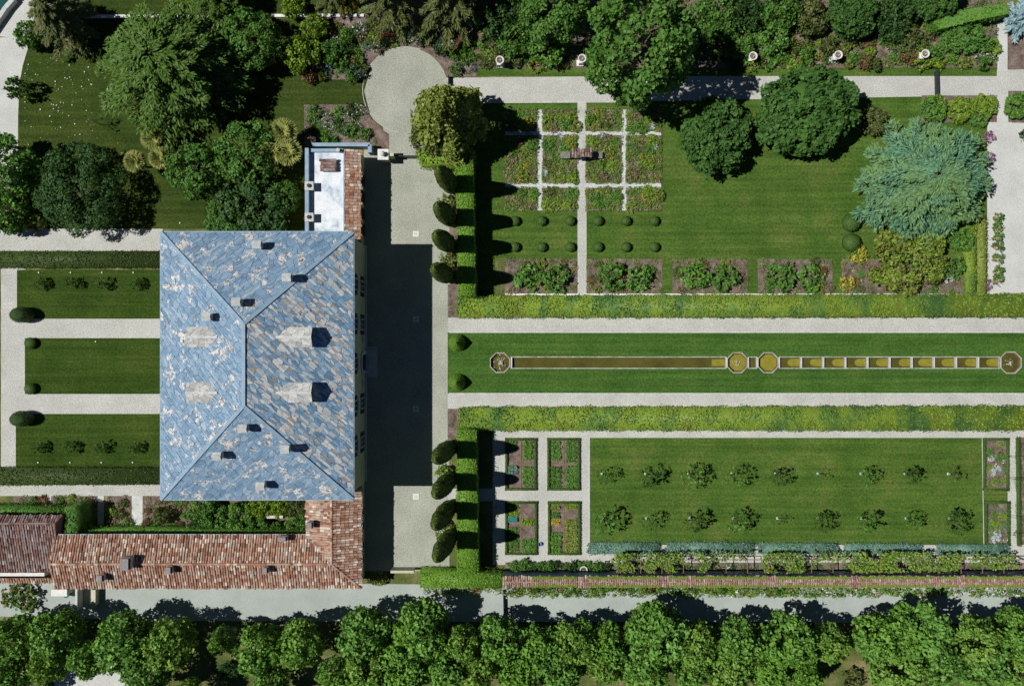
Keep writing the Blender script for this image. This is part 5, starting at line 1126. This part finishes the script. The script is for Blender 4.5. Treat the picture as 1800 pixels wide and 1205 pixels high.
for i, (px, py, k) in enumerate(((1640, 190, 'bigfresh'), (1690, 192, 'biglime'), (1732, 185, 'biglime'), (1720, 205, 'bigfresh'), (1652, 182, 's_yellow'))):
    plant(k, px, py, (24, 24, 22, 18, 14)[i], (2, 2, 1.8, 1.5, 1)[i], ("green shrub above the blue cedar, leftmost", "yellow green shrub above the blue cedar's right half", "yellow green shrub beside the short top right path", "low green shrub at the pale terrace's top left corner", "small yellowish shrub touching the upper path")[i], "shrub")
plant('bigfresh', 1790, 185, 24, 2.2, "green shrub at the right edge by the pale terrace", "shrub"); plant('s_dark', 1803, 240, 12, 1.2, "small dark bush cut by the right edge", "shrub")
plant('f_magenta', 1739, 241, 11, .9, "magenta flowering clump on the pale terrace, topmost of three", "flowers"); plant('f_magenta', 1738, 277, 12, .9, "magenta flowering clump beside the blue cedar, middle of three", "flowers"); plant('f_magenta', 1733, 501, 12, .9, "magenta flowering clump below the potted plants, lowest of three", "flowers")
for i, y in enumerate((384, 401, 418, 434, 455, 478, 492)):
    x, yy = W(1748, y); o = thing("potted_plant", (x, yy, .03), f"leafy potted plant on the pale terrace, {('topmost', 'second', 'third', 'fourth', 'fifth', 'sixth', 'lowest')[i]} in the line", "potted plant", "potted plants on the terrace")
    MB().lathe(0, 0, [(.28, 0), (.38, .5), (.43, .5), (.43, .6), (.33, .6), (.3, .5)], 14).build("pot", M['terracotta'], o)
    lb = lobed(np.random.default_rng(i), .8, 1.5, .5, 150, 7, .4, .24); link("foliage", lb.mesh("foliage", [M['leaf_mid'] if i % 2 else M['leaf_fresh']]), o)

# ------------------------------------------------------------------ trees below the road
ORD = ['first', 'second', 'third', 'fourth', 'fifth', 'sixth', 'seventh', 'eighth', 'ninth', 'tenth', 'eleventh', 'twelfth', 'thirteenth', 'fourteenth', 'fifteenth', 'sixteenth', 'seventeenth', 'eighteenth', 'nineteenth', 'twentieth', 'twenty first', 'twenty second', 'twenty third', 'twenty fourth']
low = [(28, 1108, 44), (104, 1100, 46), (225, 1112, 55), (305, 1118, 46), (392, 1112, 22), (462, 1128, 46), (532, 1118, 44), (640, 1098, 48), (742, 1092, 52), (815, 1118, 34), (880, 1112, 44), (945, 1128, 44), (1010, 1115, 44), (1068, 1120, 38), (1150, 1098, 58), (1222, 1118, 40), (1290, 1112, 44), (1382, 1112, 52), (1455, 1118, 34), (1535, 1108, 46), (1612, 1095, 58), (1705, 1110, 46), (1782, 1100, 44)]
for i, (px, py, R) in enumerate(low):
    py += 9; R *= .95
    plant(f"{'road' if (i % 3) else 'lime'}{i % 4}", px, py, R, 8.5 + R * .05, f"bushy tree below the road, {ORD[i]} from the left along the road's edge", "tree", "trees below the road", zc=5.5)
back = [(20, 1182, 46), (95, 1164, 32), (160, 1152, 32), (265, 1180, 40), (335, 1216, 24), (478, 1200, 30), (592, 1180, 34), (648, 1178, 42), (715, 1165, 46), (785, 1172, 38), (845, 1180, 38), (915, 1182, 40), (985, 1170, 38), (1062, 1162, 34), (1130, 1165, 46), (1215, 1172, 34), (1275, 1172, 42), (1345, 1172, 36), (1408, 1180, 30), (1570, 1170, 48), (1640, 1158, 46), (1720, 1160, 46), (1790, 1170, 42)]
for i, (px, py, R) in enumerate(back):
    plant(f"{'road' if (i % 3 != 1) else 'lime'}{(i + 2) % 4}", px, py, R, 8 + R * .05, f"bushy tree in the back row, {ORD[i]} from the left along the bottom edge", "tree", "trees below the road", zc=5)
for i, (px, py) in enumerate(((402, 1182), (1500, 1195), (1345, 1212), (35, 1050))): plant(('bigdark', 's_olive', 'bigolive', 's_bronze')[i], px, py, (20, 20, 24, 30)[i], 2, ("dark round bush on the dry grass near the bottom edge", "greyish bush in the bottom gap below the roadside trees", "olive bush at the bottom edge between two crowns", "bronze green bush below the tiled annex")[i], "shrub")

# ------------------------------------------------------------------ beds
rs = random.Random(42)
KN = {'s_mid': "mid green perennial clump", 's_fresh': "fresh green perennial clump", 's_lime': "lime green perennial clump", 's_yellow': "yellowish perennial clump", 's_dark': "dark green perennial clump", 's_olive': "olive perennial clump", 's_bronze': "bronze tinged perennial clump", 's_red': "reddish leaved clump", 's_silver': "silvery leaved clump",
      'f_white': "white flowering plant", 'f_pink': "pink flowering plant", 'f_yellow': "yellow flowering plant", 'f_blue': "blue flowering plant", 'f_red': "red flowering plant", 'spiky': "spiky leaved green plant", 'spiky_silver': "silvery agave like plant", 's_gold': "golden leaved clump"}
def scatter(rects, n, kinds, where, rmin=6, rmax=12, h=.7, mind=9):
    pts = []
    ar = [(r[2] - r[0]) * (r[3] - r[1]) for r in rects]
    for _ in range(n * 12):
        r = rs.choices(rects, ar)[0]; p = (rs.uniform(r[0] + 4, r[2] - 4), rs.uniform(r[1] + 4, r[3] - 4))
        if all((p[0] - q[0]) ** 2 + (p[1] - q[1]) ** 2 > mind ** 2 for q in pts): pts.append(p)
        if len(pts) >= n: break
    for p in pts:
        k = rs.choice(kinds); R = rs.uniform(rmin, rmax)
        plant(k, p[0], p[1], R, h * rs.uniform(.6, 1.4) * R / 9, f"{KN[k]} {where}", "plant", f"{KN[k]}s {where}", rot=rs.uniform(0, 6.28), name={'s': "perennial", 'f': "flowering_plant"}.get(k[0]) if not k.startswith('spiky') else None)
mixed = ['s_mid', 's_fresh', 's_lime', 's_yellow', 'f_yellow', 's_olive', 's_fresh', 's_lime', 'f_pink']
for cn, x0, x1 in ROSE_C:
    for rn_, y0, y1 in ROSE_R:
        big = rn_ == 'middle'
        scatter([(x0, y0, x1, y1)], 10 if big else 6, mixed if cn != 'outer right' else mixed + ['s_bronze'], f"in the rose garden's {rn_} {cn} bed", 7, 12, .55, 8)
ROSE_RECTS = [(x0, y0, x1, y1) for _, x0, x1 in ROSE_C for _, y0, y1 in ROSE_R]
cover('low_planting', ROSE_RECTS, 11, "low mixed planting covering the rose garden beds", ['leaf_mid', 'leaf_fresh', 'leaf_lime', 'leaf_yellow', 'leaf_gold', 'leaf_red', 'petal_pink', 'leaf_olive'], [4, 5, 5, 3, .6, .6, .12, 2], seed=3, leaf=.19)
for px, py, lab in ((985, 240, "silvery plant straddling the rose garden's upper cross path, left"), (1057, 238, "silvery plant straddling the rose garden's upper cross path, right"), (958, 303, "silvery plant left of the well house on the stone cross"), (1150, 258, "silvery agave in the rose garden's right bed"), (1145, 223, "small silvery clump in the rose garden's top right bed")):
    plant('spiky_silver', px, py, 9, .7, lab, "agave")
cover('low_planting', BORDER, 3.6, "sparse low plants in the five border beds", ['leaf_mid', 'leaf_lime', 'leaf_olive', 'leaf_red', 'petal_pink', 'leaf_gold'], [5, 4, 3, 1, .25, .4], seed=4)
BN = ("leftmost border bed", "border bed right of the centre path", "middle border bed", "fourth border bed", "border bed round the golden shrub")
for i, b in enumerate(BORDER):
    scatter([b], 10 if i < 4 else 12, ['s_mid', 's_fresh', 's_olive', 's_yellow', 'f_pink', 's_red'], f"in the {BN[i]}", 6, 11, .6, 10)
    if i < 4:
        for j, fx in enumerate((.32, .7)):
            plant('s_mid' if (i + j) % 2 else 's_fresh', b[0] + (b[2] - b[0]) * fx, 486 + 3 * j, 26 - 2 * j, 1.9, f"large rounded shrub in the {BN[i]}, {('left', 'right')[j]} of the pair", "shrub", name="shrub")
TOP = [(842, 60, 1000, 117), (1225, 50, 1470, 117), (1470, 60, 1750, 117)]
cover('low_planting', [(838, 0, 1752, 118)], 2.6, "mixed low planting along the top shrub border", ['leaf_mid', 'leaf_fresh', 'leaf_dark', 'leaf_lime', 'leaf_yellow', 'leaf_red', 'leaf_gold'], [4, 4, 3, 3, 2, 1, .6], hgt=.35, leaf=.2, seed=5)
scatter([TOP[0]], 26, ['s_mid', 's_fresh', 's_dark', 's_lime', 'f_yellow', 's_olive'], "in the top border left of the tallest tree", 8, 17, .9, 12)
scatter([TOP[1]], 34, ['s_mid', 's_fresh', 's_lime', 'f_yellow', 's_olive', 's_dark'], "in the top border between the tallest tree and the clipped yew", 8, 17, .9, 12)
scatter([TOP[2]], 34, ['s_mid', 's_fresh', 's_lime', 's_yellow', 's_olive', 's_red', 'f_white'], "in the top border right of the clipped yew", 8, 16, .9, 12)
NWB = [(536, 40, 638, 140), (640, 36, 678, 88), (678, 44, 760, 78), (765, 52, 792, 92), (792, 60, 836, 130)]
cover('low_planting', NWB, 3.2, "mixed low planting in the flower border left and right of the circle", ['leaf_mid', 'leaf_fresh', 'leaf_dark', 'leaf_red', 'petal_blue', 'petal_white', 'leaf_lavender'], [4, 4, 3, 1.3, .7, .6, 2], hgt=.4, leaf=.2, seed=6)
scatter(NWB, 64, ['s_mid', 's_fresh', 's_dark', 's_red', 's_bronze', 'f_blue', 'f_white', 's_lime'], "in the flower border beside the turning circle", 8, 16, 1.0, 11)
cover('low_planting', [(538, 186, 640, 250), (640, 215, 660, 258)], 1.3, "white flowered low planting above the terrace wing", ['leaf_mid', 'leaf_fresh', 'petal_white', 'leaf_lavender', 'leaf_dark'], [4, 3, 1.2, 1.5, 2], hgt=.35, seed=7)
scatter([(538, 186, 648, 250)], 22, ['f_white', 's_fresh', 's_mid', 'f_white', 's_dark', 'spiky'], "in the bed above the terrace wing", 7, 13, .8, 11)
SWB = [(26, 871, 83, 888), (92, 871, 170, 888), (190, 871, 230, 930), (253, 873, 400, 930)]
cover('low_planting', SWB, 3.0, "low mixed planting between villa and tiled wing", ['leaf_mid', 'leaf_olive', 'leaf_lime', 'leaf_red', 'petal_pink', 'leaf_gold'], [4, 4, 2, 2, .5, .5], seed=8)
scatter(SWB, 34, ['s_mid', 's_olive', 's_lime', 's_red', 'f_pink', 's_fresh'], "in the beds between the villa and the long wing", 6, 11, .6, 10)
for i, (px, py, R, k) in enumerate(((285, 905, 17, 'bigolive'), (370, 905, 30, 'bigshrub'), (352, 925, 20, 'bigdark'), (420, 908, 28, 'bigfresh'), (455, 893, 22, 'biglime'), (450, 928, 24, 'bigshrub'), (492, 893, 18, 'biglime'), (520, 892, 19, 'bigolive'), (522, 925, 22, 'bigfresh'), (488, 930, 14, 'bigshrub'))):
    plant(k, px, py, R, 1.6 + R * .05, ("small olive bush nearest the paved path by the villa corner", "large green shrub mid way along the villa's lower edge", "dark shrub against the long wing's eaves", "fresh green shrub below the villa's lower edge", "yellow green shrub touching the villa's lower eaves", "green shrub hugging the long wing's eaves", "leafy shrub around the small pale bench", "olive shrub in the corner under the villa eaves", "leafy shrub in the inner corner of the tiled wing", "green shrub beside the inner corner of the tiled wing")[i], "shrub")
tag(bar('garden_bench', [(459, 908), (497, 908)], .4, .3, 1.9, 'stone', 'pale stone bench among shrubs below the villa', 'bench', 1.9), 'pale stone bench among shrubs below the villa', 'bench')
cover('low_planting', [(892, 989, 1075, 1000), (1180, 990, 1780, 1000)], 5, "leafy low planting at the foot of the garden wall", ['leaf_mid', 'leaf_fresh', 'leaf_dark', 'leaf_lime', 'petal_white'], [4, 4, 3, 1, .2], hgt=.4, leaf=.2, seed=9)
scatter([(890, 988, 1075, 1000)], 12, ['s_mid', 's_dark', 's_fresh'], "at the foot of the garden wall below the vegetables", 7, 12, .9, 12)
cover('roadside_planting', [(886, 1029, 2000, 1046)], 7, "flowering creepers spilling from the garden wall onto the road edge", ['leaf_mid', 'leaf_fresh', 'leaf_lime', 'petal_white', 'leaf_yellow', 'petal_pink'], [4, 4, 4, 1.8, 3, .25], hgt=1.0, leaf=.26, seed=10)
cover('roadside_planting', [(745, 1030, 886, 1041)], 5, "flowering plants along the hedge by the road", ['leaf_mid', 'leaf_lime', 'petal_white', 'petal_pink'], [4, 3, .7, .5], hgt=.6, leaf=.24, seed=11)
scatter([(890, 1028, 1380, 1042)], 30, ['s_mid', 's_lime', 's_fresh', 'f_white', 's_yellow'], "along the road edge under the garden wall", 6, 11, 1.2, 9)
plant('f_red', 1143, 1035, 8, 1.0, "red flowering bush on the road edge under the wall", "flowers"); plant('f_red', 836, 1036, 7, 1.0, "red flowering bush at the hedge end by the road", "flowers"); plant('s_yellow', 668, 1018, 12, 1.2, "yellowish bush at the long wing's road corner", "shrub"); plant('s_bronze', 655, 1020, 9, 1.0, "brownish bush against the long wing's road corner", "shrub")
# creeper on the wall coping
def creeper():
    rng = np.random.default_rng(3); lb = LB(); x0, x1 = gw0 + 4, W(1800, 0)[0]; n = 15000; x = rng.uniform(x0, x1, n); k = rng.random(n) < .6
    y = np.where(k, gy_n - np.abs(rng.normal(size=n)) * .22, gy_s + np.abs(rng.normal(size=n)) * .18); keep = (np.sin(x * .5) + np.sin(x * 1.7 + 1)) > -1.2
    P = np.column_stack([x, y, np.full(n, 4.45)])[keep]; m = len(P); lb.leaves(rng, P, rng.normal(size=(m, 3)) * .5 + [0, 0, 1], rng.uniform(.12, .3, m), rng.choice(2, m))
    tag(link("wall_creeper", lb.mesh("wall_creeper", [M['leaf_yellow'], M['leaf_lime']])), "yellow green creeper growing over the wall's tile coping", "creeper")
creeper()
cover('low_planting', [(789, 502, 804, 556), (789, 720, 804, 788), (792, 280, 802, 500), (1482, 460, 1530, 512)], .8, "sparse plants in the soil strips beside the court", ['leaf_mid', 'leaf_olive', 'petal_white', 'leaf_red'], [3, 3, .3, 1], seed=12)
cover('low_planting', [(869, 275, 886, 370), (874, 440, 888, 515), (866, 765, 874, 985)], .9, "small flowers in the narrow strip behind the tall hedges", ['leaf_fresh', 'leaf_mid', 'petal_white', 'petal_pink'], [4, 3, .4, .3], seed=13)
for i, (a, n_) in enumerate((((1730, 774, 1768, 858), "upper end bed of the lower lawn"), ((1734, 885, 1770, 953), "lower end bed of the lower lawn"))):
    cover('low_planting', [a], 3, f"sparse low plants in the {n_}", ['leaf_mid', 'leaf_lavender', 'leaf_lime', 'petal_white', 'leaf_red'], [3, 2, 2, .4, 1], seed=14 + i, leaf=.2); scatter([a], 9, ['s_lime', 's_silver', 's_mid', 's_yellow', 's_fresh'], f"in the {n_}", 5, 9, .5, 9)
rng = np.random.default_rng(8); n = 150; lb = LB()
q = np.column_stack([np.clip(rng.normal(115, 48, n), 45, 215), np.clip(rng.normal(165, 60, n), 60, 290)]); q = np.array([W(a, b) for a, b in q])
lb.leaves(rng, np.column_stack([q, np.full(n, .16)]), rng.normal(size=(n, 3)) * .2 + [0, 0, 1], rng.uniform(.07, .24, n), (rng.random(n) < .35).astype(int), aspect=1)
tag(link("lawn_daisies", lb.mesh("lawn_daisies", [M['petal_white'], M['leaf_gold']])), "tiny white and yellow flowers dotted over the upper left lawn", "flowers", kind='stuff')
